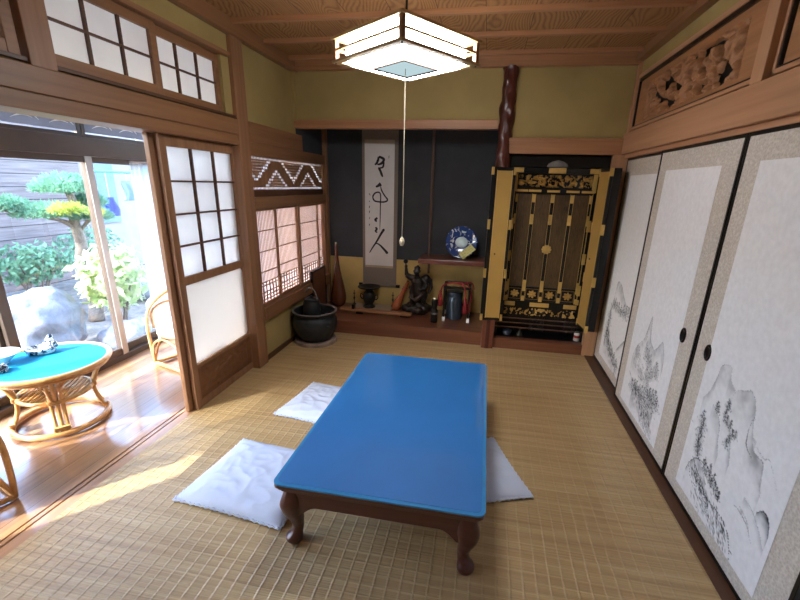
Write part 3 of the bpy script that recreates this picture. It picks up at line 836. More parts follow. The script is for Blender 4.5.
fusuma(1.215, 2.165, XR + .0, 3, 'painted sliding door with flat topped cliffs', (2.040, .803), (1.362, 2.030, .088, 1.661))
fusuma(.265, 1.255, XR + .030, 1, 'painted sliding door nearest the doorway', None, (.42, 1.08, .09, 1.66))

# ---- carved transom panels on the right wall
def transom(y0, y1, label, seed):
    t = thing('carved_transom', label, 'transom', (XR, (y0 + y1) / 2, 2.0))
    z0, z1 = 1.990, 2.392; x = XR
    mb = MB(); mb.box((x + .0, y0, z0), (x + .05, y1, z0 + .02)); mb.box((x, y0, z1 - .03), (x + .05, y1, z1)); mb.box((x, y0, z0), (x + .05, y0 + .018, z1)); mb.box((x, y1 - .018, z0), (x + .05, y1, z1))
    mb.build('frame', M['wyr'], t, bevel=.003)
    a, b, c, d = y0 + .018, y1 - .018, z0 + .02, z1 - .03
    mb = MB(); mb.box((x + .006, a, c), (x + .05, b, c + .009)); mb.box((x + .006, a, d - .022), (x + .05, b, d)); mb.box((x + .006, a, c), (x + .05, a + .008, d)); mb.box((x + .006, b - .008, c), (x + .05, b, d))
    mb.build('black_rail', M['black'], t, bevel=.0015)
    # the board: pierced and carved in relief within a rounded field
    A, B, Cc, D = a + .20, b - .19, c + .038, d - .062
    nu, nv = 420, 96
    def h(u, v):
        yy = a + (b - a) * u; zz = c + (d - c) * v
        e = min(yy - A, B - yy, zz - Cc, D - zz)
        wob = .012 * mnoise.noise((yy * 7, zz * 9, seed)); e += wob
        depth = 0.0
        if e > 0:
            p = mnoise.noise((yy * 13 + 1.8 * mnoise.noise((yy * 3, zz * 3, seed + 2)), zz * 15 - yy * 7, seed))
            q = mnoise.noise((yy * 30, zz * 30 + yy * 12, seed + 5)); s = mnoise.noise((yy * 60, zz * 40 - yy * 30, seed + 7))
            r = p + .55 * q
            if r < -.03: depth = -.034                     # pierced ground
            else: depth = -.014 + .026 * min(1, (r + .03) * 2.4) + .005 * s + .004 * math.sin((yy * 3 + zz) * 120) * (q > .1)
            depth *= min(1, e / .006)
        return (x + .022 - depth, yy, zz)
    mb = MB().grid(nu, nv, h); deep = [p[0] > x + .0555 for p in mb.v]
    keep = [f for f in mb.f if not all(deep[i] for i in f)]; mb.f = keep; mb.mi = [0] * len(keep)   # the ground is cut right through
    mb.build('carved_board', M['carve'], t, smooth='all')
    MB().box((x + .075, a, c), (x + .08, b, d)).build('dark_backing', M['blackm'], t)  # black sheet stands in for the shade behind the pierced ground
    return t
transom(2.20, 3.885, 'carved openwork transom between the ceiling strip and rail above the farther painted doors', 3.3)
transom(.43, 2.115, 'carved openwork transom nearer the doorway, cut by the upper light post', 8.1)
# ------------------------------------------------------------------ low table and its mat
def rrect(x0, x1, y0, y1, r, k=6):
    out = []
    for cx, cy, s in ((x1 - r, y1 - r, 0), (x0 + r, y1 - r, 1), (x0 + r, y0 + r, 2), (x1 - r, y0 + r, 3)):
        for q in range(k + 1): g = (s + q / k) * PI / 2; out.append((cx + r * math.cos(g), cy + r * math.sin(g)))
    return out
UP = lambda a, b, d: (a, b, d)
X0, X1, Y0, Y1 = -.787, .090, 1.283, 2.712
t = thing('low_table', 'low dark red wooden table with cabriole legs under a blue mat', 'table', ((X0 + X1) / 2, (Y0 + Y1) / 2, 0))
mb = MB(); mb.prism(rrect(X0 + .004, X1 - .004, Y0 + .004, Y1 - .004, .022), .312, .330, UP)
mb.build('table_top', M['tablewood'], t, bevel=.004)
mb = MB(); mb.prism(rrect(X0 + .014, X1 - .014, Y0 + .014, Y1 - .014, .016), .298, .3125, UP); mb.prism(rrect(X0 + .024, X1 - .024, Y0 + .024, Y1 - .024, .012), .284, .2985, UP)
mb.build('moulding', M['tablewood'], t, bevel=.004)
a0, a1, b0, b1 = X0 + .034, X1 - .034, Y0 + .034, Y1 - .034
def apron_poly(p0, p1, ztop=.285):
    pts = [(p0, ztop), (p0, .16)]
    for q in range(9):
        s = q / 8; pts.append((p0 + .05 + .075 * s, .16 + .052 * math.sin(s * PI / 2)))
    for q in range(9):
        s = 1 - q / 8; pts.append((p1 - .05 - .075 * s, .16 + .052 * math.sin(s * PI / 2)))
    return pts + [(p1, .16), (p1, ztop)]
for y in (b0, b1 - .022): MB().prism(apron_poly(a0 + .02, a1 - .02), y, y + .022, lambda a, b, d: (a, d, b)).build('apron', M['tablewood'], t, bevel=.002)
for x in (a0, a1 - .022): MB().prism(apron_poly(b0 + .02, b1 - .02), x, x + .022, lambda a, b, d: (d, a, b)).build('apron', M['tablewood'], t, bevel=.002)
prof = spline([(.286, .034, .0), (.25, .042, .004), (.21, .046, .010), (.165, .039, .008), (.115, .029, -.002), (.075, .0245, -.006), (.048, .027, .000), (.03, .036, .008), (.014, .037, .009), (0, .031, .007)], 36)
for sx, cx in ((-1, a0 + .034), (1, a1 - .034)):
    for sy, cy in ((-1, b0 + .034), (1, b1 - .034)):
        mb = MB(); vs = []; fs = []
        for z, h, o in prof:
            for q in range(20):
                g = 2 * PI * q / 20; c, s = math.cos(g), math.sin(g)
                e = 3.2 if z > .1 else 2.2
                rr_ = 1 / (abs(c) ** e + abs(s) ** e) ** (1 / e)
                vs.append((cx + sx * o + h * rr_ * c, cy + sy * o + h * rr_ * s, z))
        n_ = len(prof)
        for i in range(n_ - 1):
            for q in range(20): r2 = (q + 1) % 20; fs.append((i * 20 + q, i * 20 + r2, (i + 1) * 20 + r2, (i + 1) * 20 + q))
        fs.append(tuple(range(20))); fs.append(tuple((n_ - 1) * 20 + q for q in range(20)))
        mb.add(vs, fs).build('leg', M['tablewood'], t, smooth=True, angle=60)
t = thing('table_mat', 'bright blue desk mat with clear vinyl covering the low table', 'mat', ((X0 + X1) / 2, (Y0 + Y1) / 2, .33))
MB().prism(rrect(X0, X1, Y0, Y1, .035), .3302, .3385, UP).build('vinyl_sheet', M['vinyl'], t, bevel=.002)
MB().prism(rrect(X0 + .016, X1 - .016, Y0 + .016, Y1 - .016, .024), .3386, .3405, UP).build('felt', M['blue'], t, bevel=.001)

# ------------------------------------------------------------------ floor cushions
def cushion(name_loc, rz, w, d, h, seed, label):
    t = thing('floor_cushion', label, 'cushion', (name_loc[0], name_loc[1], 0), rz, 'white floor cushions round the low table')
    N = 96; mb = MB(); vs = []; fs = []
    def P(u, v, top):
        # outline pulled in along the sides so the corners stay pointed
        px = u * w / 2 * (1 - .035 * (1 - v * v)); py = v * d / 2 * (1 - .035 * (1 - u * u))
        f = max(0, (1 - abs(u) ** 3.2)) ** .55 * max(0, (1 - abs(v) ** 3.2)) ** .55
        wr = mnoise.noise((px * 6 + seed, py * 6, seed)) * .5 - abs(mnoise.noise((px * 5 + py * 13, py * 4 - px * 9, seed + 4))) * 1.3 - .5 * abs(mnoise.noise((px * 16 - py * 6, py * 12 + px * 9, seed + 8)))
        ed = 1 - min(1, f * 1.6)
        ruf = .004 * ed * math.sin((u * w + v * d) * 190) * (1 if f > 0.02 else .4)
        z = .012 + (h * f + wr * .010 * f + ruf if top else -.010 * f - .002)
        return (px, py, max(z, .0015))
    for top in (1, 0):
        o = len(vs)
        for j in range(N):
            for i in range(N): vs.append(P(-1 + 2 * i / (N - 1), -1 + 2 * j / (N - 1), top))
        for j in range(N - 1):
            for i in range(N - 1): fs.append((o + j * N + i, o + j * N + i + 1, o + (j + 1) * N + i + 1, o + (j + 1) * N + i))
    mb.add(vs, fs).build('cover', M['cloth'], t, smooth='all', local=True)
    # gathered seam with a small ruffle all the way round
    pts = []; K = 260
    for q in range(K):
        s = q / K * 4; e = int(s); f = s - e; u, v = [(-1 + 2 * f, -1), (1, -1 + 2 * f), (1 - 2 * f, 1), (-1, 1 - 2 * f)][e]
        x, y, z = P(u, v, 1); n = .004 * math.sin(q * 2.1)
        pts.append((x * 1.004, y * 1.004, max(.006, .011 + n)))
    MB().tube(pts, [.0055 + .002 * math.sin(q * 1.3) for q in range(K)], 6, closed=True).build('seam', M['cloth'], t, smooth='all', local=True)
    return t
cushion((-1.085, 1.665), math.radians(-6), .60, .53, .068, 1.0, 'plump white floor cushion nearest the veranda sill')
cushion((-1.005, 2.475), math.radians(-9), .56, .50, .055, 6.0, 'white floor cushion half under the far window side of the low table')
cushion((-.005, 1.965), math.radians(22), .56, .52, .050, 12.0, 'white floor cushion poking out from under the fusuma side of the low table')

# ------------------------------------------------------------------ pendant lamp
t = thing('pendant_lamp', 'square slatted wooden pendant lamp hanging lit from the ceiling', 'lamp', (-.455, 2.285, 2.097), math.radians(53.5))
h = .262
def ring(z0, z1, ho, hi):
    mb = MB()
    for s in (-1, 1):
        mb.box((-ho, s * hi, z0), (ho, s * ho, z1)); mb.box((s * hi, -hi, z0), (s * ho, hi, z1))
    return mb
ring(.0, .013, h, h - .036).build('lower_frame', M['cream'], t, local=True, bevel=.002)
ring(.052, .062, h - .008, h - .022).build('slat_ring', M['cream'], t, local=True, bevel=.0015)
ring(.100, .113, h + .002, h - .036).build('top_frame', M['cream'], t, local=True, bevel=.002)
for sx in (-1, 1):
    for sy in (-1, 1):
        MB().box((sx * (h - .028), sy * (h - .028), .012), (sx * (h - .006), sy * (h - .006), .101)).build('corner_post', M['wz'], t, local=True, bevel=.002)
        MB().ball((sx * (h - .016), sy * (h - .016), -.001), (.005, .005, .003)).build('screw_cap', M['bronze'], t, local=True, smooth='all')
mb = MB(); q = .218
vs = []; fs = []; rows = [(.0, .108), (.0, .022), (.004, .002), (.016, -.010), (.034, -.015)]
loops = [[(x, y, z) for x, y in rrect(-q + d, q - d, -q + d, q - d, .03, 5)] for d, z in rows]
for L in loops: vs += L
nl = len(loops[0])
for i in range(len(loops) - 1):
    for k in range(nl): k2 = (k + 1) % nl; fs.append((i * nl + k, i * nl + k2, (i + 1) * nl + k2, (i + 1) * nl + k))
inner = [(x, y, -.0155) for x, y in rrect(-.118, .118, -.118, .118, .004, 5)]; o = len(vs); vs += inner
for k in range(nl): k2 = (k + 1) % nl; fs.append(((len(loops) - 1) * nl + k, (len(loops) - 1) * nl + k2, o + k2, o + k))
mb.add(vs, fs).build('lamp_shade', M['acrylic'], t, local=True, smooth=True)
ring(-.024, -.012, .122, .110).build('inner_frame', M['dky'], t, local=True, bevel=.001)
MB().box((-.111, -.111, -.019), (.111, .111, -.0165)).build('inner_pane', M['hole'], t, local=True)
MB().box((-.20, -.20, .108), (.20, .20, .125)).build('top_cover', M['white'], t, local=True, bevel=.004)
MB().tube([(0, 0, .12), (0, 0, .41)], .006, 10).build('hanging_cord', M['blackm'], t, local=True)
MB().lathe([(.0, .45), (.055, .448), (.055, .425), (.03, .405), (.0, .402)], seg=28).build('ceiling_rose', M['white'], t, local=True, smooth=True)
mb = MB(); mb.tube([(0, 0, .003), (.004, .003, -.3), (.006, .004, -.6), (.002, .002, -.855)], .0022, 6).build('pull_cord', M['cord'], t, local=True)
MB().lathe([(0, -.90), (.008, -.898), (.014, -.885), (.015, -.872), (.009, -.857), (.003, -.850)], (.002, .002, 0), 16).build('pull_knob', M['pebble'], t, local=True, smooth=True)

# ------------------------------------------------------------------ alcove: scroll, shelf, plate, ornaments
SY = 4.590
t = thing('hanging_scroll', 'tall hanging scroll of bold black calligraphy on taupe silk in the alcove', 'scroll', (-1.175, SY, .385))
MB().box((-1.372, SY, .39), (-.972, SY + .004, 2.13)).build('silk_mount', M['scrollcloth'], t)
MB().box((-1.343, SY - .0015, .60), (-1.012, SY + .0005, 1.97)).build('calligraphy_paper', M['scrollpaper'], t)
MB().box((-1.343, SY - .002, 1.935), (-1.012, SY - .001, 1.975)).build('silk_band', M['scrollband'], t)
MB().box((-1.343, SY - .002, .597), (-1.012, SY - .001, .622)).build('silk_band', M['scrollband'], t)
MB().tube([(-1.395, SY - .004, .388), (-.950, SY - .004, .388)], .0155, 14).build('roller', M['scrollcloth'], t, smooth=True)
for x in (-1.395, -.950): MB().tube([(x - .022, SY - .004, .388), (x + .022, SY - .004, .388)], .018, 14).build('roller_knob', M['black'], t, smooth=True)
MB().tube([(-1.385, SY, 2.135), (-.96, SY, 2.135)], .009, 10).build('top_rod', M['black'], t, smooth=True)
MB().tube([(-1.28, SY, 2.14), (-1.172, SY, 2.158), (-1.06, SY, 2.14)], .002, 6).build('hanging_string', M['cord'], t)
STROKES = [([(-1.188, 1.805), (-1.193, 1.773), (-1.211, 1.737), (-1.232, 1.724)], .013, 0), ([(-1.188, 1.805), (-1.16, 1.797), (-1.131, 1.78), (-1.141, 1.751), (-1.168, 1.732), (-1.203, 1.725)], .014, 0),
           ([(-1.131, 1.774), (-1.133, 1.721), (-1.146, 1.695), (-1.181, 1.691)], .010, 0), ([(-1.19, 1.696), (-1.168, 1.661), (-1.151, 1.619), (-1.14, 1.599)], .013, 0),
           ([(-1.161, 1.528), (-1.187, 1.509), (-1.219, 1.493)], .018, 1), ([(-1.164, 1.511), (-1.155, 1.464), (-1.122, 1.409), (-1.085, 1.362), (-1.115, 1.338), (-1.182, 1.336), (-1.233, 1.346), (-1.252, 1.385), (-1.23, 1.425), (-1.188, 1.438), (-1.164, 1.408), (-1.166, 1.28), (-1.168, 1.135), (-1.171, 1.029)], .0085, 0),
           ([(-1.199, 1.163), (-1.224, 1.138), (-1.205, 1.121)], .013, 0), ([(-1.224, 1.056), (-1.205, 1.039), (-1.221, 1.014), (-1.199, .998)], .011, 0),
           ([(-1.119, 1.043), (-1.155, .988), (-1.205, .901), (-1.255, .826), (-1.293, .763)], .012, 1), ([(-1.224, .882), (-1.173, .861), (-1.123, .815), (-1.076, .765)], .012, 2),
           ([(-1.294, 1.423), (-1.282, 1.401)], .004, 0), ([(-1.297, 1.344), (-1.285, 1.333)], .004, 0), ([(-1.288, 1.29), (-1.295, 1.263)], .004, 0), ([(-1.289, 1.238), (-1.295, 1.208)], .004, 0),
           ([(-1.286, 1.165), (-1.295, 1.144)], .004, 0), ([(-1.289, 1.094), (-1.295, 1.07)], .004, 0), ([(-1.072, 1.818), (-1.075, 1.786)], .003, 0)]
mb = MB()
for si, (pts, w, mode) in enumerate(STROKES):
    P = spline(pts, 60); m = len(P); y = SY - .0017 - .00004 * si
    vs = []
    for i, (x, z) in enumerate(P):
        a = P[max(0, i - 1)]; b = P[min(m - 1, i + 1)]; dx, dz = b[0] - a[0], b[1] - a[1]; L = math.hypot(dx, dz) or 1
        tt = i / (m - 1); ww = w * (.55 + .45 * math.sin(PI * min(1, tt * .8 + .18))) * (1 + .18 * mnoise.noise((x * 60, z * 60, si)))
        if mode == 1: ww = w * (1.25 - .8 * tt)
        if mode == 2: ww = w * (.45 + .9 * tt)
        ww *= min(1, .35 + tt * 9) * min(1, .35 + (1 - tt) * 9)
        vs += [(x - dz / L * ww, y, z + dx / L * ww), (x + dz / L * ww, y, z - dx / L * ww)]
    mb.add(vs, [(2 * i, 2 * i + 1, 2 * i + 3, 2 * i + 2) for i in range(m - 1)])
mb.build('brush_writing', M['inkm'], t)

t = thing('alcove_shelf', 'dark rosewood shelf on a smoked bamboo post in the alcove', 'shelf', (-.3, 4.4, .735))
MB().box((-.668, 4.25, .737), (.06, YT, .785)).build('shelf_board', M['redx_l'], t, bevel=.004)
pts = [(-.578, 4.45, .60 + i * .0388) for i in range(41)]
MB().tube(pts, [.0125 + (.0022 if i % 7 == 0 else 0) for i in range(41)], 12).build('bamboo_post', M['bamboo'], t, smooth='all')

# blue and white plate, tilted on a small stand
t = thing('plate', 'large blue and white porcelain plate standing on the alcove shelf', 'plate', (-.236, 4.44, .786))
T = Matrix.Rotation(math.radians(78), 3, 'X')
pc = Vector((-.236, 4.445, .955))
MB().lathe([(.0, -.004), (.06, -.004), (.10, -.001), (.15, .012), (.166, .020), (.168, .023), (.164, .0235), (.148, .016), (.10, .004), (.06, .000), (.0, .000)], pc, 56, T).build('dish', M['porcelain'], t, smooth='all')
MB().lathe([(.0, .0006), (.066, .0006), (.068, -.002)], pc, 40, T, (1, .86)).build('centre_medallion', M['pale'], t, smooth='all')
mb = MB()
for g, rr_ in ((200, .122), (320, .12), (80, .125)):
    mb = MB().lathe([(.0, .0085), (.026, .0095), (.028, .006)], pc + T @ Vector((rr_ * math.cos(math.radians(g)), rr_ * math.sin(math.radians(g)), .0)), 24, T); mb.build('small_medallion', M['pale'], t, smooth='all')
mb = MB()
for x in (-.30, -.17):
    mb = MB(); mb.tube([(x, 4.40, .792), (x, 4.385, .80), (x, 4.375, .825)], .005, 8); mb.tube([(x, 4.40, .792), (x, 4.52, .792), (x, 4.505, .93)], .005, 8); mb.build('stand_leg', M['blackm'], t, smooth='all')
t = thing('note_card', 'pale yellow handwritten card leaning at the foot of the plate', 'card', (-.17, 4.35, .79))
cc = [(-.254, .846), (-.133, .950), (-.079, .896), (-.205, .787)]
cen = Vector((sum(a for a, b in cc) / 4, 0, sum(b for a, b in cc) / 4))
def cpt(a, b, off=0.0): return (a, 4.352 + (b - .787) * .16 - off, b)
MB().prism([(a, b) for a, b in cc], 0, .003, lambda a, b, d: (a, 4.352 + (b - .787) * .16 + d, b)).build('card', M['note'], t)
mb = MB(); e1 = Vector((.121, 0, .104)); e2 = Vector((.049, 0, -.057))
for r in range(3):
    for s in range(5):
        if (r * 5 + s) % 4 == 3: continue
        p = Vector((cc[0][0], 0, cc[0][1])) + e1 * (.12 + .17 * s) + e2 * (.22 + .27 * r); q2 = p + e1 * .10 + e2 * (.06 * ((r + s) % 3 - 1))
        mb.tube([cpt(p.x, p.z, .0012), cpt((p.x + q2.x) / 2, (p.z + q2.z) / 2 + .003, .0012), cpt(q2.x, q2.z, .0012)], .0016, 5)
mb.build('handwriting', M['notei'], t)

# long necked gourd
def gourd(name, label, base, top, prof, mat, cords=None):
    base = Vector(base); top = Vector(top); ax = (top - base); L = ax.length; R = ax.to_track_quat('Z', 'Y').to_matrix()
    t = thing(name, label, 'gourd', base)
    MB().lathe(spline([(r, z * L) for r, z in prof], 60), base, 28, R).build('gourd_body', mat, t, smooth='all')
    MB().lathe([(0, L), (.008, L * .995), (.011, L * .97), (.009, L * .955), (0, L * .95)], base, 16, R).build('stopper', M['pebble'], t, smooth='all')
    if cords:
        mb = MB()
        for f, r in cords: mb.tube([base + R @ Vector((r * math.cos(g), r * math.sin(g), f * L)) for g in [2 * PI * k / 24 for k in range(24)]], .006, 8, closed=True)
        a = base + R @ Vector((cords[0][1], 0, cords[0][0] * L))
        mb.tube([a, a + Vector((-.04, -.02, -.05)), a + Vector((-.085, -.02, -.13)), a + Vector((-.105, -.02, -.20))], .007, 8)
        mb.build('red_cord', M['red'], t, smooth='all')
    return t
gourd('long_gourd', 'tall long-necked brown gourd in the alcove corner beside the shoin screens', (-1.620, 4.44, .141), (-1.655, 4.47, .885),
      [(.0, 0), (.04, .004), (.076, .06), (.086, .14), (.080, .24), (.062, .38), (.042, .52), (.028, .66), (.020, .80), (.016, .92), (.013, .97), (.0, .975)], M['gourd'])
gourd('small_gourd', 'small amber gourd with a red cord leaning on the dark figurine', (-.955, 4.44, .150), (-.800, 4.50, .500),
      [(.0, 0), (.03, .004), (.050, .07), (.053, .16), (.044, .30), (.031, .46), (.024, .62), (.022, .78), (.017, .93), (.0, .965)], M['gourd2'], [(.66, .026), (.72, .026)])

t = thing('low_board', 'low brown board with black rim standing beside the tall gourd', 'board', (-1.775, 4.25, .14))
MB().box((-1.79, 4.06, .1405), (-1.772, 4.40, .60)).build('panel', M['redx'], t)
mb = MB(); mb.box((-1.794, 4.05, .60), (-1.768, 4.41, .618)); mb.box((-1.794, 4.045, .1405), (-1.768, 4.06, .618)); mb.box((-1.794, 4.40, .1405), (-1.768, 4.415, .618)); mb.build('rim', M['black'], t, bevel=.002)

# vase on its tray
t = thing('display_board', 'flat tan lacquered board under the bronze vase', 'board', (-1.22, 4.45, .14))
MB().box((-1.475, 4.345, .141), (-.985, 4.575, .158)).build('board', M['scrollband'], t, bevel=.003)
t = thing('bronze_vase', 'dark bronze wide-lipped flower vase in front of the scroll', 'vase', (-1.255, 4.435, .158))
MB().lathe(spline([(.068, 0), (.070, .012), (.050, .028), (.046, .04), (.064, .075), (.074, .12), (.066, .165), (.046, .192), (.042, .21), (.07, .222), (.118, .232), (.130, .240), (.128, .246), (.10, .240), (.05, .232), (.0, .225)], 90), (-1.255, 4.435, .1585), 40).build('vase_body', M['bronze'], t, smooth='all')
for s in (-1, 1):
    MB().tube([(-1.255 + s * .072, 4.435, .30), (-1.255 + s * .10, 4.435, .31), (-1.255 + s * .105, 4.435, .275), (-1.255 + s * .085, 4.435, .25), (-1.255 + s * .070, 4.435, .255)], .007, 8).build('handle', M['bronze'], t, smooth='all')
for x, dy, lab in ((-1.455, 4.50, 'small dark candlestick on the window side of the bronze vase'), (-.995, 4.53, 'small dark candlestick behind the amber gourd beside the scroll')):
    t = thing('candlestick', lab, 'candlestick', (x, dy, .159)); MB().lathe(spline([(.022, 0), (.022, .006), (.007, .02), (.006, .06), (.013, .075), (.006, .09), (.005, .12), (.016, .135), (.0, .137)], 50), (x, dy, .159), 16).build('stem', M['bronze'], t, smooth='all')
    MB().tube([(x, dy, .294), (x, dy, .33)], .004, 8).build('pricket', M['bronze'], t)

# long flat bar on dark feet
t = thing('wooden_bar', 'long flat brown wooden bar on dark feet along the alcove front', 'bar', (-1.12, 4.25, .14))
mb = MB(); mb.bar((-1.535, 4.25, .176), (-.715, 4.21, .176), .075, .024); mb.build('plank', M['wx'], t, bevel=.003)
for x in (-1.30, -.80): MB().box((x - .04, 4.19, .1405), (x + .04, 4.27, .164)).build('foot', M['black'], t, bevel=.004)
MB().box((-1.395, 4.205, .188), (-1.365, 4.26, .24)).build('peg', M['black'], t, bevel=.003)

# dark figurine on a rock, one arm raised with a ball headed club
t = thing('figurine', 'dark patinated figurine on a rock with one arm raised beside the amber gourd', 'figurine', (-.69, 4.42, .14))
mb = MB()
for k in range(26):
    a = 2.4 * k; r = .115 * math.sqrt((k + .5) / 26); z = .18 + .13 * (1 - r / .13) * random.random()
    mb.ball((-.69 + r * 1.15 * math.cos(a), 4.42 + r * .85 * math.sin(a), z), (.05 + .02 * random.random(), .045, .045), nu=10, nv=7)
mb.ball((-.69, 4.42, .18), (.15, .12, .06)); mb.ball((-.64, 4.39, .19), (.09, .07, .075))
o = mb.build('rock_base', M['figure'], t, smooth='all'); md = o.modifiers.new('fuse', 'REMESH'); md.mode = 'VOXEL'; md.voxel_size = .006; md.use_smooth_shade = True
mb = MB(); Yf = 4.41
mb.tube([(-.675, Yf, .40), (-.68, Yf, .45), (-.688, Yf, .51), (-.692, Yf, .548)], [.072, .074, .078, .054], 14); mb.ball((-.675, Yf, .390), (.092, .066, .062)); mb.ball((-.63, Yf + .02, .47), (.055, .05, .10)); mb.ball((-.60, Yf + .02, .53), (.05, .045, .055)); mb.ball((-.735, Yf + .01, .37), (.05, .05, .06)); mb.ball((-.625, Yf, .35), (.055, .05, .07)); mb.ball((-.69, Yf - .01, .47), (.062, .055, .06))
mb.tube([(-.694, Yf, .55), (-.698, Yf - .006, .585)], .026, 12)
mb.ball((-.700, Yf - .012, .618), (.036, .040, .045)); mb.ball((-.705, Yf - .05, .613), (.009, .012, .010)); mb.ball((-.698, Yf, .655), (.036, .036, .022)); mb.ball((-.694, Yf, .672), .016)
mb.ball((-.715, Yf - .045, .622), .007); mb.ball((-.69, Yf - .047, .622), .007); mb.tube([(-.715, Yf - .045, .598), (-.692, Yf - .047, .598)], .005, 8); mb.ball((-.735, Yf - .008, .62), (.007, .012, .016)); mb.ball((-.664, Yf - .008, .62), (.007, .012, .016))
mb.tube([(-.74, Yf, .535), (-.785, Yf - .01, .555), (-.812, Yf - .02, .575)], [.040, .034, .028], 12); mb.tube([(-.812, Yf - .02, .575), (-.815, Yf - .03, .62), (-.818, Yf - .035, .665)], [.024, .020, .015], 12)
mb.ball((-.818, Yf - .036, .675), (.018, .018, .018))
mb.tube([(-.64, Yf, .535), (-.602, Yf - .01, .505), (-.585, Yf - .02, .465)], [.034, .029, .024], 12); mb.tube([(-.585, Yf - .02, .465), (-.61, Yf - .05, .44), (-.635, Yf - .06, .432)], [.024, .019, .015], 12); mb.ball((-.642, Yf - .062, .43), .018)
mb.tube([(-.71, Yf, .40), (-.735, Yf - .02, .35), (-.745, Yf - .02, .29), (-.75, Yf - .02, .245)], [.045, .038, .026, .020], 12); mb.tube([(-.65, Yf, .40), (-.625, Yf - .015, .345), (-.615, Yf - .01, .28), (-.612, Yf - .01, .235)], [.045, .038, .026, .020], 12)
mb.ball((-.757, Yf - .04, .235), (.02, .034, .014)); mb.ball((-.612, Yf - .03, .225), (.02, .034, .014))
mb.tube([(-.60, Yf + .02, .56), (-.55, Yf + .03, .52), (-.54, Yf + .03, .44), (-.565, Yf + .02, .37)], [.02, .024, .02, .012], 10); mb.tube([(-.74, Yf + .03, .46), (-.775, Yf + .03, .42), (-.765, Yf + .02, .36)], [.018, .02, .01], 10)
o = mb.build('body', M['figure'], t, smooth='all'); md = o.modifiers.new('fuse', 'REMESH'); md.mode = 'VOXEL'; md.voxel_size = .0042; md.use_smooth_shade = True
mb = MB(); mb.tube([(-.818, Yf - .036, .64), (-.822, Yf - .036, .71)], .007, 10); mb.ball((-.823, Yf - .036, .728), .026); mb.build('club', M['black'], t, smooth='all')
mb = MB(); mb.tube([(-.725, Yf - .015, .395), (-.76, Yf - .05, .33), (-.70, Yf - .062, .30), (-.66, Yf - .055, .34), (-.61, Yf - .045, .385)], [.018, .022, .026, .022, .016], 10); mb.build('skirt_sash', M['darkred'], t, smooth='all')

# slim dark bottle
t = thing('dark_bottle', 'slim black bottle with a pale band before the tassel stand', 'bottle', (-.458, 4.13, .14))
MB().lathe(spline([(.0, 0), (.034, .001), (.038, .02), (.038, .12), (.034, .135), (.027, .15), (.030, .17), (.034, .19), (.033, .245), (.0, .247)], 60), (-.458, 4.13, .1405), 24).build('bottle_body', M['black'], t, smooth='all')
MB().lathe([(.0385, 0), (.0392, .002), (.0392, .018), (.0385, .02)], (-.458, 4.13, .232), 24).build('pale_band', M['ironr'], t, smooth='all')
MB().lathe([(.0, .018), (.017, .016), (.018, 0), (.0, -.002)], (-.458, 4.13, .389), 20).build('stopper', M['pebble'], t, smooth='all')

# tassel stand round a steel blue canister
t = thing('canister', 'steel blue lidded canister inside the black tassel stand', 'canister', (-.265, 4.335, .14))
MB().lathe([(.0, 0), (.080, 0), (.084, .004), (.084, .285), (.080, .29), (.0, .291)], (-.265, 4.335, .141), 40).build('canister_body', M['steel'], t, smooth=True)
MB().lathe([(.0862, 0), (.0875, .003), (.0875, .048), (.083, .056), (.03, .058), (.0, .060)], (-.265, 4.335, .385), 40).build('lid', M['steel'], t, smooth=True)
t = thing('tassel_stand', 'black lacquer stand hung with red cords and tassels under the shelf', 'stand', (-.24, 4.32, .14))
LG = [(-.365, 4.195), (-.105, 4.195), (-.375, 4.465), (-.11, 4.465)]
for x, y in LG:
    MB().box((x - .012, y - .012, .19), (x + .012, y + .012, .50)).build('leg', M['black'], t, bevel=.003)
    MB().box((x - .015, y - .015, .1405), (x + .015, y + .015, .19)).build('leg_shoe', M['white'], t, bevel=.003)
mb = MB(); P = [(-.365, 4.195), (-.105, 4.195), (-.11, 4.465), (-.375, 4.465)]
for i in range(4):
    a, b = P[i], P[(i + 1) % 4]; mb.bar((a[0], a[1], .51), (b[0], b[1], .51), .03, .022)
mb.build('top_rail', M['black'], t, bevel=.002)
mb = MB()
for i in (1, 2): a, b = P[i], P[(i + 1) % 4]; mb.bar((a[0], a[1], .26), (b[0], b[1], .26), .016, .02)
mb.box((-.115, 4.2, .22), (-.105, 4.46, .5)); mb.build('side_panel', M['blackm'], t)
for pts in ([(-.405, 4.20, .475), (-.385, 4.19, .53), (-.32, 4.185, .562), (-.24, 4.18, .568), (-.17, 4.18, .54), (-.145, 4.175, .47), (-.142, 4.172, .41)],
            [(-.37, 4.30, .525), (-.28, 4.24, .557), (-.17, 4.22, .556), (-.115, 4.21, .53), (-.09, 4.19, .47), (-.088, 4.18, .41), (-.10, 4.18, .33), (-.09, 4.178, .26)],
            [(-.20, 4.21, .545), (-.13, 4.20, .575), (-.08, 4.21, .56), (-.06, 4.22, .50)]):
    MB().tube(spline(pts, 40), .0075, 8).build('red_cord', M['red'], t, smooth='all')
for x, y, z in ((-.408, 4.20, .475), (-.142, 4.172, .412)):
    MB().lathe(spline([(.0, 0), (.012, -.004), (.016, -.02), (.013, -.03), (.020, -.05), (.026, -.10), (.028, -.165), (.0, -.168)], 40), (x, y, z), 14).build('tassel', M['red'], t, smooth='all')

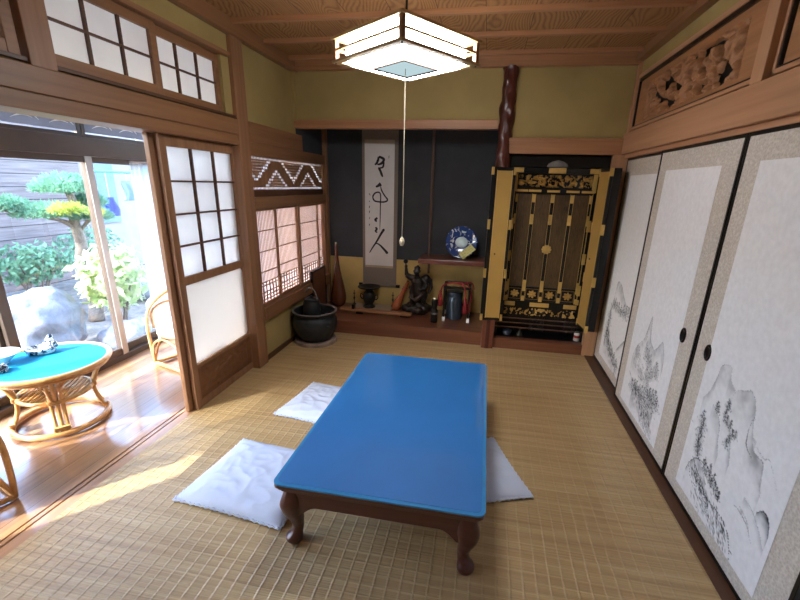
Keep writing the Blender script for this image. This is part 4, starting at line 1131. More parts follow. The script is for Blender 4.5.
# ------------------------------------------------------------------ carved post between alcove and altar
mb = MB()
def bark_r(z, g):
    tw = mnoise.noise((math.cos(g) * 1.2 + z * 1.5, math.sin(g) * 1.2, z * 4)) * .010 + mnoise.noise((math.cos(g) * 3, math.sin(g) * 3 + z * 6, z * 9)) * .006
    tw += .007 * mnoise.noise((math.cos(g) * 5, math.sin(g) * 5 + z * 3, z * 26)) + .004 * math.sin(g * 3 + z * 40); return .0585 + tw
vs = []; fs = []; NZ, NG = 150, 36
for j in range(NZ):
    z = 2.475 * j / (NZ - 1)
    for q2 in range(NG):
        g = 2 * PI * q2 / NG; r = bark_r(z, g) if z > .32 else .060; vs.append((.106 + r * math.cos(g), 3.925 + r * math.sin(g), z))
for j in range(NZ - 1):
    for q2 in range(NG): q3 = (q2 + 1) % NG; fs.append((j * NG + q2, j * NG + q3, (j + 1) * NG + q3, (j + 1) * NG + q2))
mb.add(vs, fs); struct(mb, 'trim_%d' % n, M['post'], smooth='all'); n += 1
struct(MB().box((.05, 3.868, 0), (.165, 3.98, .315)), 'trim_%d' % n, M['redz'], bevel=.005); n += 1

# ------------------------------------------------------------------ altar cabinet
ca = thing('altar_cabinet', 'black and gold household altar cabinet with open doors in the niche', 'cabinet', (.6, 4.2, .1))
mb = MB(); mb.box((.172, 4.0, .101), (.196, 4.55, 1.80)); mb.box((1.0, 4.0, .101), (1.035, 4.55, 1.80)); mb.box((.172, 4.53, .101), (1.035, 4.55, 1.80)); mb.box((.172, 3.985, 1.705), (1.035, 4.55, 1.80)); mb.box((.19, 4.06, .315), (1.02, 4.55, .33))
mb.box((.19, 4.20, .101), (1.02, 4.22, .32)); mb.box((.172, 3.99, .095), (1.035, 4.55, .102))
mb.build('case', M['black'], ca, bevel=.003)
def carving(name, x0, x1, z0, z1, y, mat, seed, amp=.02, cut=-.05, f=34, nu=220, nv=44):
    def hh(u, v):
        x = x0 + (x1 - x0) * u; z = z0 + (z1 - z0) * v; e = min(u * (x1 - x0), (1 - u) * (x1 - x0), (z - z0), (z1 - z))
        p = mnoise.noise((x * f, z * f * .9, seed)) + .6 * mnoise.noise((x * f * 2.3, z * f * 2, seed + 3))
        d = 0 if p < cut else min(1, (p - cut) * 2.5)
        return (x, y - amp * d * min(1, e / .008), z)
    return MB().grid(nu, nv, hh).build(name, mat, ca, smooth='all')
mb = MB(); mb.box((.22, 4.03, 1.52), (.94, 4.045, 1.66)); mb.build('frieze_ground', M['black'], ca)
carving('frieze_carving', .262, .905, 1.535, 1.645, 4.036, M['goldd'], 2.0, .030, -.14, 30, 420, 72)
def gold_bits(name, boxes, mat='gold', bevel=.002):
    for b in boxes: MB().box(*b).build(name, M[mat], ca, bevel=bevel)
# pillars with fittings either side, rails across
for x0, x1 in ((.196, .252), (.906, 1.0)):
    MB().box((x0, 4.005, .32), (x1, 4.05, 1.705)).build('pillar', M['black'], ca, bevel=.003)
for x0, x1 in ((.226, .256), (.902, .934)):
    gold_bits('fitting', [((x0, 3.999, z), (x1, 4.03, z + h_)) for z, h_ in ((1.50, .16), (1.16, .10), (.86, .10), (.56, .10), (.47, .05))])
    MB().box((x0 + .008, 4.000, .48), (x0 + .014, 4.006, 1.50)).build('gold_edge', M['gold'], ca)
mb = MB(); mb.box((.22, 3.995, 1.655), (.94, 4.03, 1.70)); mb.build('top_rail', M['black'], ca, bevel=.002)
gold_bits('fitting', [((.225, 3.990, 1.658), (.30, 4.0, 1.70)), ((.515, 3.988, 1.655), (.66, 4.0, 1.702)), ((.86, 3.990, 1.658), (.935, 4.0, 1.70))])
MB().prism([(.49, 1.705), (.50, 1.735), (.53, 1.752), (.58, 1.765), (.63, 1.752), (.66, 1.735), (.67, 1.705)], 3.97, 3.986, lambda a, b, d: (a, d, b)).build('crest_plate', M['ironr'], ca, bevel=.004)
MB().box((.24, 4.0, 1.482), (.915, 4.03, 1.522)).build('lower_rail', M['black'], ca, bevel=.002)
gold_bits('fitting', [((c - .055, 3.994, 1.495), (c + .055, 4.003, 1.515)) for c in (.30, .415, .576, .742, .87)])
# four gauze doors
xs_ = [.254, .413, .577, .743, .905]
for i in range(4):
    a, b = xs_[i], xs_[i + 1]
    g = MB().box((a + .012, 4.012, .62), (b - .012, 4.018, 1.475)).build('gauze_door', M['gauze'], ca)
    mb = MB(); mb.box((a, 4.002, .478), (a + .014, 4.024, 1.482)); mb.box((b - .014, 4.002, .478), (b, 4.024, 1.482)); mb.box((a, 4.002, .605), (b, 4.024, .622)); mb.box((a, 4.004, .478), (b, 4.024, .49)); mb.box((a, 4.008, .485), (b, 4.024, .61))
    mb.build('door_frame', M['black'], g, bevel=.0015)
    mb = MB()
    for s in (a + .014, b - .017): mb.box((s, 4.0005, .49), (s + .003, 4.004, 1.478))
    mb.build('gold_edge', M['gold'], g)
    for zz, hh_ in ((1.405, .07), (1.21, .09), (.575, .11), (.478, .05)):
        MB().box((a - .002, 3.998, zz), (a + .017, 4.004, zz + hh_)).build('fitting', M['gold'], g, bevel=.0015); MB().box((b - .017, 3.998, zz), (b + .002, 4.004, zz + hh_)).build('fitting', M['gold'], g, bevel=.0015)
    # leaf spray on the lower panel
    mb = MB(); cx, cz = (a + b) / 2, .548
    for q2 in range(7):
        an = q2 * 2 * PI / 7 + i * .5; r = .026; mb.ball((cx + r * math.cos(an), 4.006, cz + r * .9 * math.sin(an)), (.017, .004, .011), Matrix.Rotation(-an, 3, 'Y'), 10, 6)
    mb.ball((cx, 4.005, cz), (.014, .005, .014), nu=10, nv=6); mb.build('leaf_ornament', M['goldd'], g, smooth='all')
    mb = MB(); r0 = [(cx - .058, .497), (cx + .058, .497), (cx + .058, .598), (cx - .058, .598)]
    for q2 in range(4):
        p, r_ = r0[q2], r0[(q2 + 1) % 4]; mb.tube([(p[0], 4.007, p[1]), (r_[0], 4.007, r_[1])], .0016, 6)
    mb.build('panel_line', M['goldd'], g)
# round crest in the middle
mb = MB(); RX = Matrix.Rotation(math.radians(90), 3, 'X')
mb.lathe([(.0, .006), (.026, .006), (.028, .004), (.030, .002)], (.577, 3.998, .985), 32, RX)
for q2 in range(10):
    an = q2 * 2 * PI / 10; mb.ball((.577 + .034 * math.cos(an), 3.996, .985 + .034 * math.sin(an)), (.0115, .005, .0115), nu=10, nv=6)
mb.lathe([(.0, .009), (.012, .009), (.014, .006)], (.577, 3.997, .985), 24, RX); mb.build('round_crest', M['gold'], ca, smooth=True)
# drawer band below
MB().box((.20, 4.0, .318), (1.0, 4.05, .478)).build('drawer_band', M['black'], ca, bevel=.002)
gold_bits('fitting', [((.245, 3.994, .425), (.345, 4.004, .466)), ((.485, 3.994, .425), (.665, 4.004, .466)), ((.80, 3.994, .425), (.92, 4.004, .466))])
carving('lower_carving', .245, .485, .335, .405, 4.002, M['goldd'], 6, .009, .02, 36, 160, 44); carving('lower_carving', .668, .80, .335, .405, 4.002, M['goldd'], 7, .009, .02, 36, 90, 44)
carving('lower_carving', .487, .665, .33, .41, 4.002, M['gold'], 11, .010, -.06, 30, 120, 54); carving('lower_carving', .80, .92, .33, .41, 4.002, M['gold'], 12, .010, -.06, 30, 90, 54)
mb = MB()
for c in (.53, .622, .86): mb.lathe([(.0, .004), (.014, .003), (.016, 0)], (c, 3.994, .37), 18, RX)
mb.build('dark_rosette', M['blackm'], ca, smooth='all')
# three slim rails over the open lower shelf
for zz in (.298, .25, .202): MB().box((.175, 3.985, zz - .005), (1.03, 3.997, zz + .005)).build('slim_rail', M['bamboo'], ca, bevel=.0015)
for c in (.60, .94): carving('dark_relief', c - .075, c + .075, .11, .30, 4.198, M['iron'], c * 9, .012, -.1, 40, 60, 60)
# open doors with gilt inner faces
def altar_door(p0, p1, z0, z1, nrm, name='door', ia=.022, ib=.022):
    """leaf standing on the line p0-p1 (plan), gilt on the side of nrm"""
    p0 = Vector((p0[0], p0[1], 0)); p1 = Vector((p1[0], p1[1], 0)); d = (p1 - p0).normalized(); nv_ = Vector((nrm[0], nrm[1], 0)).normalized(); L = (p1 - p0).length
    Mx = Matrix((d, nv_, Vector((0, 0, 1)))).transposed()
    def bx_(s0, s1, t0, t1, a, b): return MB().obox(p0 + d * (s0 + s1) / 2 + nv_ * (t0 + t1) / 2 + Vector((0, 0, (a + b) / 2)), (s1 - s0, t1 - t0, b - a), Mx)
    f = bx_(0, L, -.024, 0, z0, z1).build(name, M['black'], ca, bevel=.003)
    bx_(ia, L - ib, .0, .004, z0 + .028, z1 - .03).build('gilt_panel', M['gold2'], f, bevel=.001)
    for s0, s1 in ((ia - .003, ia + .003), (L - ib - .003, L - ib + .003)): bx_(s0, s1, .0, .0055, z0 + .025, z1 - .027).build('gold_edge', M['gold'], f)
    H = z1 - z0
    for fz in (.0, .30, .62, .955):
        for s0, s1 in ((-.002, .020), (L - .020, L + .002)): bx_(s0, s1, -.026, .003, z0 + fz * H - .002, z0 + fz * H + (.062 if fz in (.0, .955) else .085)).build('fitting', M['gold'], f, bevel=.0015)
    mbx = MB().ball(p0 + d * L * .4 + nv_ * .006 + Vector((0, 0, z0 + .46 * H)), (.007, .007, .007), nu=10, nv=8); mbx.build('ring_pull', M['bronze'], f, smooth='all')
    return f
M['gold2'] = flat('plain gilt panel', '#bb954f', .42, metal=.25, var=.04, nscale=3)
altar_door((.022, 3.836), (.226, 3.866), .300, 1.695, (.15, -1), ia=.046, ib=.030)
altar_door((.925, 3.935), (.952, 3.70), .300, 1.700, (-1, -.11), ia=.03, ib=.014)
MB().box((.985, 3.735, .302), (1.046, 3.895, 1.70)).build('folded_door', M['black'], ca, bevel=.003)

# small things on the altar's sill
t = thing('bell_bowl', 'small dark blue bell bowl on the altar sill', 'bowl', (.30, 4.03, .103))
MB().lathe(spline([(.022, 0), (.036, .006), (.046, .03), (.046, .05), (.043, .052), (.042, .03), (.03, .012), (.0, .01)], 50), (.30, 4.03, .104), 28).build('bowl', M['steel'], t, smooth='all')
t = thing('incense_burner', 'small brown bell-shaped incense burner beside the bell bowl', 'burner', (.425, 4.03, .103))
MB().lathe(spline([(.034, 0), (.036, .012), (.030, .03), (.022, .045), (.014, .05), (.010, .062), (.012, .072), (.005, .086), (.0, .088)], 50), (.425, 4.03, .1025), 24).build('burner_body', M['bronze'], t, smooth='all')
t = thing('small_jar', 'small white jar with a red band at the end of the altar sill', 'jar', (.972, 4.032, .103))
MB().lathe([(.0, 0), (.026, 0), (.028, .003), (.028, .072), (.024, .078), (.0, .079)], (.972, 4.032, .1025), 24).build('jar_body', M['white'], t, smooth=True)
MB().lathe([(.0282, 0), (.0287, .001), (.0287, .026), (.0282, .027)], (.972, 4.032, .135), 24).build('red_band', M['redlabel'], t, smooth=True)
MB().lathe([(.0, .012), (.022, .011), (.024, 0), (.0, -.002)], (.972, 4.032, .182), 24).build('lid', M['white'], t, smooth=True)

# ------------------------------------------------------------------ brazier, kettle, base ring
bx, by = -1.592, 3.655
t = thing('round_slab', 'round grey and terracotta base disc on the matting under the brazier', 'base', (bx, by, 0))
MB().lathe(spline([(.0, .001), (.195, .001), (.205, .008), (.205, .026), (.195, .032), (.16, .030), (.15, .024), (.0, .024)], 60), (bx, by, 0), 48).build('disc', M['stone'], t, smooth='all')
t = thing('brazier', 'round black iron brazier standing by the shoin wall', 'brazier', (bx, by, .032))
MB().lathe(spline([(.0, 0), (.13, 0), (.15, .012), (.185, .06), (.214, .13), (.218, .18), (.207, .225), (.188, .245), (.19, .262), (.216, .278), (.219, .290), (.213, .295), (.198, .292), (.190, .28), (.186, .22), (.17, .17), (.0, .165)], 120), (bx, by, .0325), 56).build('pot', M['iron'], t, smooth='all')
MB().lathe([(.170, .172), (.10, .180), (.0, .184)], (bx, by, .0325), 40).build('ash_bed', M['ash'], t, smooth='all')
MB().lathe(spline([(.196, .288), (.214, .2885), (.2195, .2915), (.212, .2965), (.196, .2945)], 20), (bx, by, .0325), 56).build('worn_rim', M['ironr'], t, smooth='all')
for s in (-1, 1):
    R = Matrix.Rotation(math.radians(60 + 90 * s), 3, 'Z')
    MB().ball(Vector((bx, by, .20)) + R @ Vector((.214, 0, 0)), (.018, .035, .02), R).build('lug', M['iron'], t, smooth='all')
t = thing('kettle', 'small black iron kettle with an arched handle sitting in the brazier', 'kettle', (bx - .03, by, .215))
kx = bx - .028
MB().lathe(spline([(.0, 0), (.07, 0), (.084, .012), (.088, .06), (.086, .13), (.080, .175), (.074, .20), (.076, .212), (.074, .222), (.06, .226), (.0, .228)], 80), (kx, by, .217), 36).build('kettle_body', M['iron'], t, smooth='all')
MB().lathe([(.0, .026), (.01, .024), (.012, .012), (.006, .004), (.045, .002), (.048, 0), (.0, -.002)], (kx, by, .443), 28).build('lid', M['iron'], t, smooth=True)
hd = [(kx + .078 * math.cos(a), by - .045 * math.cos(a), .435 + .112 * math.sin(a)) for a in [PI * (i / 18) * .86 for i in range(19)]]
MB().tube(hd, .006, 10).build('handle', M['ironr'], t, smooth='all')
# ------------------------------------------------------------------ veranda: rattan table, chairs, things on the table
tx, ty, TZ = -2.625, 1.925, .42
t = thing('rattan_table', 'round rattan table with turquoise top on the sunny veranda', 'table', (tx, ty, 0))
def circ(r, z, n=56, c=(tx, ty), ph=0): return [(c[0] + r * math.cos(2 * PI * k / n + ph), c[1] + r * math.sin(2 * PI * k / n + ph), z) for k in range(n)]
MB().lathe([(.0, 0), (.297, 0), (.299, .004), (.297, .009), (.0, .009)], (tx, ty, TZ - .012), 64).build('felt_top', M['tblue'], t, smooth=True)
MB().tube(circ(.312, TZ - .010), .0165, 12, closed=True).build('rim', M['rattan'], t, smooth='all')
MB().tube(circ(.300, TZ - .036), .011, 10, closed=True).build('under_rim', M['rattan'], t, smooth='all')
MB().tube(circ(.245, .0185), .0175, 12, closed=True).build('base_ring', M['rattan'], t, smooth='all')
MB().tube(circ(.186, .212), .013, 10, closed=True).build('shelf_ring', M['rattan'], t, smooth='all')
mb = MB()
for k in range(-6, 7):
    o = k * .027; hl = math.sqrt(max(0, .184 ** 2 - o * o)); a = math.radians(25); c, s = math.cos(a), math.sin(a)
    mb.tube([(tx + o * c - hl * s, ty + o * s + hl * c, .217), (tx + o * c + hl * s, ty + o * s - hl * c, .217)], .0075, 6)
mb.build('shelf_slats', M['rattan'], t, smooth='all')
for q in range(4):
    a = math.radians(-40 + 90 * q); g = MB(); side = []
    for d in (-.028, 0, .028):
        pr = spline([(.298, .398), (.262, .36), (.215, .28), (.192, .21), (.197, .13), (.222, .06), (.243, .02)], 30)
        f = [1.0 if d == 0 else (1.6 if i < 6 else 1) for i in range(len(pr))]
        g.tube([(tx + r * math.cos(a) - d * f_ * math.sin(a), ty + r * math.sin(a) + d * f_ * math.cos(a), z) for (r, z), f_ in zip(pr, f)], .0125 if d == 0 else .0105, 10)
    lg = g.build('leg', M['rattan'], t, smooth='all')
    w = MB()
    for zz, rr_ in ((.205, .193), (.045, .232)):
        w = MB()
        for k in range(3): w.obox((tx + rr_ * math.cos(a), ty + rr_ * math.sin(a), zz + .009 * k), (.036, .084, .007), Matrix.Rotation(a, 3, 'Z'))
        w.build('binding', M['rattan'], lg, bevel=.003)
    # bracing bow under the rim
    for sg in (-1, 1):
        bw = spline([(.205, .23, .10), (.235, .32, .16), (.27, .37, .30), (.292, .385, .52)], 24)
        MB().tube([(tx + r * math.cos(a + sg * o_), ty + r * math.sin(a + sg * o_), z) for r, z, o_ in bw], .008, 8).build('brace', M['rattan'], t, smooth='all')

def ashtray(x, y, s, rz, label, lumps):
    t = thing('ashtray', label, 'ashtray', (x, y, TZ - .003), rz)
    MB().lathe(spline([(.0, .001), (.05 * s, .001), (.066 * s, .012 * s), (.072 * s, .032 * s), (.067 * s, .043 * s), (.060 * s, .040 * s), (.054 * s, .020 * s), (.0, .014 * s)], 50), (0, 0, 0), 32, None, (1.15, .85)).build('bowl', M['ashtray'], t, smooth='all', local=True)
    mb = MB()
    for p, r in lumps: mb.ball([c * s for c in p], [c * s for c in r], nu=12, nv=8)
    o = mb.build('ornament', M['ashtray'], t, smooth='all', local=True)
    return t
ashtray(-2.778, 2.01, 1.0, .6, 'dark and white porcelain ashtray with a crouching ornament on the turquoise table', [((.06, .02, .045), (.03, .028, .03)), ((.045, .025, .075), (.024, .022, .026)), ((.055, .018, .103), (.017, .016, .018)), ((.075, .0, .06), (.014, .014, .022)), ((.02, .04, .05), (.018, .018, .014))])
ashtray(-2.722, 1.735, .55, 2.2, 'tiny speckled ornament dish by the near edge of the turquoise table', [((.03, .02, .05), (.04, .03, .04)), ((-.03, .0, .06), (.035, .03, .05)), ((.0, -.03, .05), (.03, .03, .045))])
t = thing('pale_dish', 'flared pale porcelain dish beside the ashtray on the turquoise table', 'dish', (-2.845, 1.822, TZ - .003))
MB().lathe(spline([(.0, .001), (.035, .001), (.038, .008), (.05, .02), (.085, .05), (.102, .066), (.100, .068), (.08, .052), (.045, .024), (.0, .016)], 60), (-2.845, 1.822, TZ - .0025), 40).build('dish', M['pale'], t, smooth='all')

def rattan_chair(loc, rz, label):
    t = thing('rattan_chair', label, 'chair', loc, rz, 'low rattan chairs on the veranda')
    B = lambda mb, nm, m='rattan', par=None: mb.build(nm, M[m], par or t, smooth='all', local=True)
    B(MB().lathe([(.0, .295), (.25, .295), (.262, .305), (.262, .318), (.0, .318)], seg=40, squash=(1, 1)), 'seat_frame')
    B(MB().lathe(spline([(.0, .3185), (.235, .3185), (.258, .335), (.258, .358), (.22, .380), (.12, .388), (.0, .388)], 60), seg=44), 'cushion', 'cloth')
    for sx in (-1, 1):
        # leg that runs up into the arm and round to the middle of the back
        pts = spline([(sx * .235, -.215, .016), (sx * .245, -.222, .15), (sx * .268, -.215, .34), (sx * .285, -.17, .475), (sx * .29, -.06, .56), (sx * .275, .09, .625), (sx * .20, .235, .685), (sx * .09, .30, .71), (0, .312, .715)], 60)
        B(MB().tube(pts, .0145, 10), 'arm_hoop')
        pts = spline([(sx * .258, -.17, .31), (sx * .282, -.15, .45), (sx * .283, -.03, .505), (sx * .265, .08, .47), (sx * .245, .13, .38), (sx * .235, .14, .31)], 40)
        B(MB().tube(pts, .011, 10), 'arm_bow')
        B(MB().tube(spline([(sx * .215, .20, .016), (sx * .21, .215, .2), (sx * .205, .235, .45), (sx * .185, .255, .68)], 30), .0135, 10), 'leg')
        B(MB().tube(spline([(sx * .24, -.215, .03), (sx * .245, -.14, .20), (sx * .24, -.02, .268), (sx * .23, .11, .20), (sx * .215, .19, .03)], 40), .0095, 8), 'side_bow')
        B(MB().tube([(sx * .235, -.215, .0155), (sx * .215, .20, .0155)], .0145, 10), 'floor_rail')
    B(MB().tube([(-.235, -.215, .0155), (.235, -.215, .0155)], .0145, 10), 'floor_rail'); B(MB().tube([(-.215, .20, .0155), (.215, .20, .0155)], .0145, 10), 'floor_rail')
    B(MB().tube(spline([(-.235, -.222, .03), (-.18, -.235, .20), (0, -.245, .275), (.18, -.235, .20), (.235, -.222, .03)], 40), .0095, 8), 'front_bow')
    for k in range(-3, 4):
        a = k * .20; B(MB().tube([(.235 * math.sin(a), .215 * math.cos(a), .31), (.29 * math.sin(a), .30 * math.cos(a) + .005, .70 - .05 * abs(k) / 3)], .007, 8), 'back_cane')
    return t
c1 = rattan_chair((-2.40, 2.935, .0), math.radians(-18), 'low rattan chair with white seat at the curtained veranda end, partly behind the shoji')
c2 = copy_tree(c1, (-2.465, 1.165, .0), math.radians(160), 'low rattan chair at the picture edge, only one leg and floor rails showing')

# ------------------------------------------------------------------ curtains of the veranda
def curtain(p0, p1, z0, z1, folds, amp, label, mat, rail=True, name='curtain'):
    t = thing(name, label, 'curtain', (p0[0], p0[1], z0))
    p0 = Vector((p0[0], p0[1])); p1 = Vector((p1[0], p1[1])); d = p1 - p0; nn = Vector((-d.y, d.x)).normalized(); NU = folds * 12 + 1
    def fn(u, v):
        w = amp * (.55 + .45 * (1 - v)) * math.sin(u * folds * 2 * PI + .8 * math.sin(v * 3 + u * 9)) + .35 * amp * math.sin(u * folds * 3.3 * PI + 1)
        p = p0 + d * u + nn * w; return (p.x, p.y, z0 + (z1 - z0) * v)
    MB().grid(NU, 24, fn).build('voile', M[mat], t, smooth='all')
    MB().tube([(p0.x, p0.y, z1 + .012), (p1.x, p1.y, z1 + .012)], .010, 8).build('curtain_rod', M['alu'], t, smooth='all')
    return t
curtain((-2.955, 3.17), (-2.955, 3.68), .06, 1.64, 7, .022, 'gathered white voile curtain at the far veranda window', 'lace')
curtain((-2.93, 3.74), (-1.98, 3.74), .04, 1.80, 12, .02, 'white voile curtain drawn across the veranda end behind the rattan chair', 'curtain')
curtain((-2.955, .155), (-2.955, .995), .06, 1.64, 10, .018, 'unseen lace curtain added to soften the sun near the doorway', 'sun_lace')  # out of view, added to dim the sun on the matting
curtain((-2.955, -.41), (-2.955, -.035), .06, 1.64, 6, .02, 'unseen white curtain added to block sun at the doorway end', 'sun_curtain')  # out of view, added to bound the sun streak

# ------------------------------------------------------------------ garden
GZ = -.45
def bumpy(u, v):
    x = -16 + 12.86 * u; y = -6 + 24 * v; return (x, y, GZ + .05 * mnoise.noise((x * 1.3, y * 1.3, 2)) + .02 * mnoise.noise((x * 5, y * 5, 1)) - .03)
g = MB().grid(120, 160, bumpy).build('garden_ground', M['soil'], smooth='all', kind='structure')
def boulder(loc, r, seed, label, mat='rock', rz=0):
    t = thing('boulder', label, 'rock', (loc[0], loc[1], GZ), rz, 'boulders in the veranda garden')
    mb = MB(); mb.ball((0, 0, 0), 1, nu=48, nv=30)
    vs = []
    for p in mb.v:
        p = Vector(p); d = 1 + .28 * mnoise.noise(p * 1.3 + Vector((seed, 0, 0))) + .12 * mnoise.noise(p * 3.2 + Vector((seed, 5, 0))) + .05 * mnoise.noise(p * 8 + Vector((0, seed, 0)))
        q = p * d; q.z = max(q.z, -.75); vs.append((q.x * r[0], q.y * r[1], q.z * r[2] + loc[2] - GZ))
    mb.v = vs; mb.build('stone', M[mat], t, smooth='all', local=True); return t
boulder((-4.85, 3.50, -.10), (.46, .50, .40), 3.1, 'largest pale garden boulder behind the window glass', rz=.2)
boulder((-4.25, 4.05, -.33), (.24, .30, .17), 7.7, 'low boulder between the veranda and the cream-leaved bush')
boulder((-6.2, 2.45, -.10), (.40, .45, .38), 12.2, 'dark boulder under the grey-leaved bush')
boulder((-4.55, 5.25, -.28), (.3, .35, .25), 17.2, 'boulder on the house side of the cream-leaved bush')
boulder((-3.85, 3.15, -.38), (.2, .26, .13), 22.2, 'small flat boulder nearest the veranda sill')
boulder((-5.6, 6.1, -.25), (.4, .5, .3), 27.2, 'boulder farthest toward the neighbouring house')

def leaf_cloud(mb, c, r, n, size, rng, shape='leaf', flat_=.0, up=.4):
    c = Vector(c)
    for k in range(n):
        d = Vector(rng.normal(size=3)); d.normalize(); rad = rng.random() ** .4
        p = c + Vector((d.x * r[0], d.y * r[1], abs(d.z) * r[2] if flat_ else d.z * r[2])) * rad
        o = (d + Vector((0, 0, up)) + Vector(rng.normal(size=3)) * .6).normalized(); s = o.orthogonal().normalized(); s = (Matrix.Rotation(rng.random() * 6.28, 3, o) @ s)
        L = size * (.7 + .6 * rng.random())
        if shape == 'needle':
            for q in range(3):
                oo = (o + Vector(rng.normal(size=3)) * .45).normalized(); w = oo.orthogonal().normalized() * L * .10
                mb.add([p - w, p + w, p + oo * L], [(0, 1, 2)])
        else:
            w = o.cross(s) * L * .27
            mb.add([p, p + s * L * .5 + w, p + s * L, p + s * L * .5 - w], [(0, 1, 2, 3)])

rg = np.random.default_rng(3)
# clipped pine with cloud pads
t = thing('pine_tree', 'clipped garden pine with cloud-shaped pads behind the window', 'tree', (-5.5, 4.80, GZ))
MB().tube(spline([(-5.5, 4.82, GZ - .05), (-5.5, 4.86, 0), (-5.52, 4.80, .35), (-5.5, 4.83, .62), (-5.5, 4.80, .92), (-5.5, 4.86, 1.12), (-5.52, 4.82, 1.32)], 50), [.10 - .0013 * i for i in range(len(spline([(0, 0, 0)] * 7, 50)))], 12).build('trunk', M['bark'], t, smooth='all')
pads = [((-5.5, 4.77, 1.36), (.33, .36, .17)), ((-5.45, 4.42, 1.06), (.30, .36, .12)), ((-5.35, 4.93, 1.00), (.24, .24, .11)), ((-5.7, 4.08, 1.14), (.28, .32, .12)), ((-5.5, 5.08, 1.17), (.2, .2, .10))]
for c, r in pads:
    MB().tube(spline([(-5.5, 4.82, c[2] - .25), ((c[0] - 5.5) / 2, (c[1] + 4.82) / 2, c[2] - .12), (c[0], c[1], c[2] - .02)], 16), .022, 8).build('branch', M['bark'], t, smooth='all')
    mb = MB(); leaf_cloud(mb, (c[0], c[1], c[2] - r[2] * .3), (r[0], r[1], r[2] * 1.35), 1500, .06, rg, 'needle', 1, .8); mb.build('needle_pad', M['pine'], t)
mb = MB(); leaf_cloud(mb, (-5.1, 4.40, 1.09), (.13, .18, .09), 220, .075, rg, 'needle', 1, .8); leaf_cloud(mb, (-5.05, 4.72, 1.04), (.08, .09, .07), 90, .075, rg, 'needle', 1, .8); mb.build('yellow_shoots', M['yellowleaf'], t)

def shrub(c, r, n, size, mat, label, stem=True, name='shrub'):
    t = thing(name, label, 'shrub', (c[0], c[1], GZ))
    mb = MB()
    for k in range(7):
        a = k * .9; p = (c[0] + r[0] * .6 * math.cos(a), c[1] + r[1] * .6 * math.sin(a), c[2] + r[2] * .2)
        mb.tube([(c[0], c[1], GZ - .03), ((c[0] + p[0]) / 2, (c[1] + p[1]) / 2, (GZ + p[2]) / 2 + .05), p], [.018, .013, .006], 6)
    mb.build('stems', M['bark'], t, smooth='all')
    mb = MB(); leaf_cloud(mb, c, r, n, size, rg); mb.build('foliage', M[mat], t); return t
shrub((-4.55, 4.32, .33), (.34, .40, .42), 900, .13, 'varieg', 'cream-leaved bush behind the window beside the veranda boulders')
shrub((-6.75, 3.55, .80), (.5, .55, .42), 1500, .085, 'leaf', 'light green bush in front of the board wall, left of the pine')
shrub((-6.45, 4.85, .30), (.35, .6, .30), 1300, .08, 'leaf', 'low green bush behind the trunk of the clipped pine')
shrub((-5.55, 2.95, .42), (.28, .32, .36), 800, .075, 'greyleaf', 'grey-leaved bush beside the largest boulder')
shrub((-7.1, 6.4, .25), (.45, .6, .45), 900, .09, 'leaf', 'green bush below the blue cloth by the house wall')
shrub((-7.3, 2.3, .5), (.5, .6, .6), 1200, .09, 'leaf', 'green bush at the window edge beyond the turquoise table')

# board wall and neighbouring house across the garden
struct(MB().box((-8.2, -4, GZ - .1), (-8.05, 7.35, 2.5)), 'wall_garden', M['fence'])
mb = MB(); mb.box((-8.45, -4, 2.48), (-7.95, 7.4, 2.58)); struct(mb, 'trim_%d' % n, M['rooft']); n += 1
struct(MB().box((-12, 7.3, GZ - .1), (-8.1, 16, 4.2)), 'wall_house', M['siding'])
struct(MB().box((-11.5, -4, GZ - .1), (-10.6, 7.2, 2.6)), 'wall_neighbour', M['siding'])
struct(MB().box((-8.14, 7.62, .55), (-8.06, 8.15, 1.95)), 'window_%d' % wn, M['greypaint'], bevel=.01); wn += 1
for y in (9.0,): struct(MB().box((-8.14, y, .3), (-8.06, y + .9, 1.9)), 'window_%d' % wn, M['greypaint'], bevel=.01); wn += 1
t = thing('laundry_pole', 'green laundry pole on stands outside by the house wall', 'pole', (-6.4, 7.4, GZ))
MB().tube([(-6.4, 6.0, 1.60), (-6.4, 8.6, 1.60)], .022, 10).build('pole', M['greenpole'], t, smooth='all')
for y in (6.05, 8.55): MB().tube([(-6.4, y, GZ - .05), (-6.4, y, 1.64)], .02, 10).build('stand', M['alu'], t, smooth='all')
def hung(y, z1, w, hgt, mat, label):
    t = thing('hanging_cloth', label, 'cloth', (-6.4, y, z1 - hgt))
    def fn(u, v): return (-6.4 + .03 * math.sin(u * 9) * (1 - v), y + w * (u - .5) * (1 - .25 * v) + .03 * math.sin(v * 5), z1 - hgt * (1 - v))
    MB().grid(18, 14, fn).build('cloth', M[mat], t, smooth='all', solid=.006); MB().tube([(-6.4, y, z1), (-6.4, y, 1.576)], .006, 6).build('hook', M['alu'], t)
hung(6.72, 1.45, .26, .34, 'greypaint', 'small grey cloth hanging from the green laundry pole')
hung(6.30, 1.18, .30, .32, 'bluecloth', 'dark blue cloth hanging low from the green laundry pole')

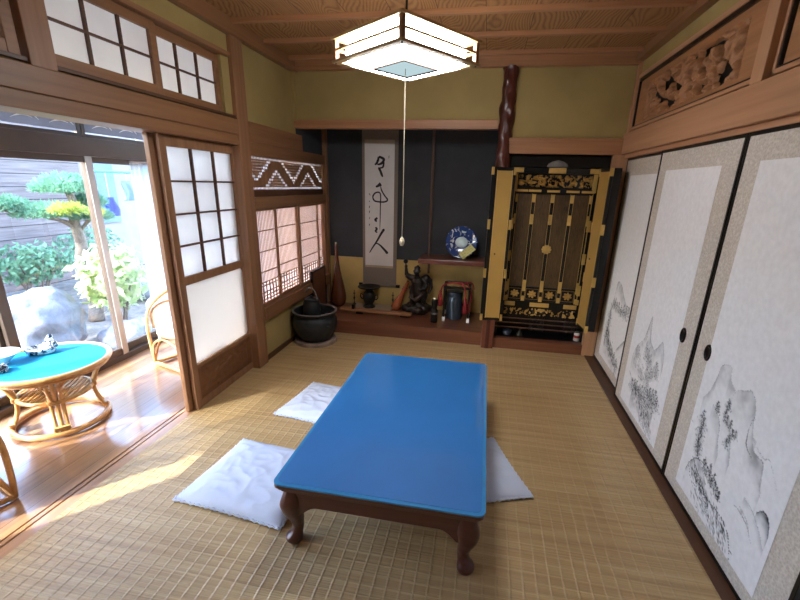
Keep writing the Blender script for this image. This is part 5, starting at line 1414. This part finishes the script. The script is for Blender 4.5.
# ------------------------------------------------------------------ light and camera
W = bpy.data.worlds.new('World'); S.world = W; W.use_nodes = True
nt = W.node_tree; nt.nodes.clear(); wo = nt.nodes.new('ShaderNodeOutputWorld'); bg = nt.nodes.new('ShaderNodeBackground'); sk = nt.nodes.new('ShaderNodeTexSky')
SUN_DIR = Vector((.656, .755, 0)).normalized(); EL = math.radians(34)
try: sk.sky_type = 'NISHITA'
except Exception: pass
sk.sun_disc = False; sk.sun_elevation = EL; sk.sun_rotation = math.atan2(-SUN_DIR.x, -SUN_DIR.y); sk.air_density = 1.0; sk.dust_density = 1.5
bg.inputs[1].default_value = SKY
nt.links.new(sk.outputs[0], bg.inputs[0]); nt.links.new(bg.outputs[0], wo.inputs[0])
sl = bpy.data.lights.new('sun', 'SUN'); sl.energy = SUN; sl.angle = math.radians(.6); sl.color = (1, .94, .84)
so = bpy.data.objects.new('sun', sl); C.objects.link(so)
d = Vector((SUN_DIR.x * math.cos(EL), SUN_DIR.y * math.cos(EL), -math.sin(EL))); so.rotation_euler = d.to_track_quat('-Z', 'Y').to_euler(); so.location = (-8, -6, 6)

cam = bpy.data.cameras.new('camera'); co = bpy.data.objects.new('camera', cam); C.objects.link(co)
F_, CX_, CY_ = 410.637, 410.05, 315.0
cam.sensor_fit = 'HORIZONTAL'; cam.sensor_width = 36; cam.lens = F_ / 800 * 36
cam.shift_x = -(CX_ - 400) / 800; cam.shift_y = (CY_ - 300) / 800; cam.clip_start = .02
Rz = Matrix.Rotation(.1718, 3, 'Z'); Rx = Matrix.Rotation(-.307933, 3, 'X'); Ry = Matrix.Rotation(-.0280765, 3, 'Y')
Wc = Rz @ Rx @ Ry                                  # columns: right, forward, up
right, fwd, up = Wc.col[0], Wc.col[1], Wc.col[2]
Rc = Matrix((right, up, -fwd)).transposed()
co.matrix_world = Matrix.Translation((0, 0, 1.53)) @ Rc.to_4x4()
S.camera = co
S.view_settings.view_transform = 'Standard'; S.view_settings.look = 'None'; S.view_settings.gamma = 1.0; S.view_settings.use_curve_mapping = False
S.view_settings.exposure = EXPO
S.cycles.max_bounces = 12; S.cycles.diffuse_bounces = 7; S.cycles.transparent_max_bounces = 16; S.cycles.sample_clamp_indirect = 8.0
S.cycles.use_denoising = True
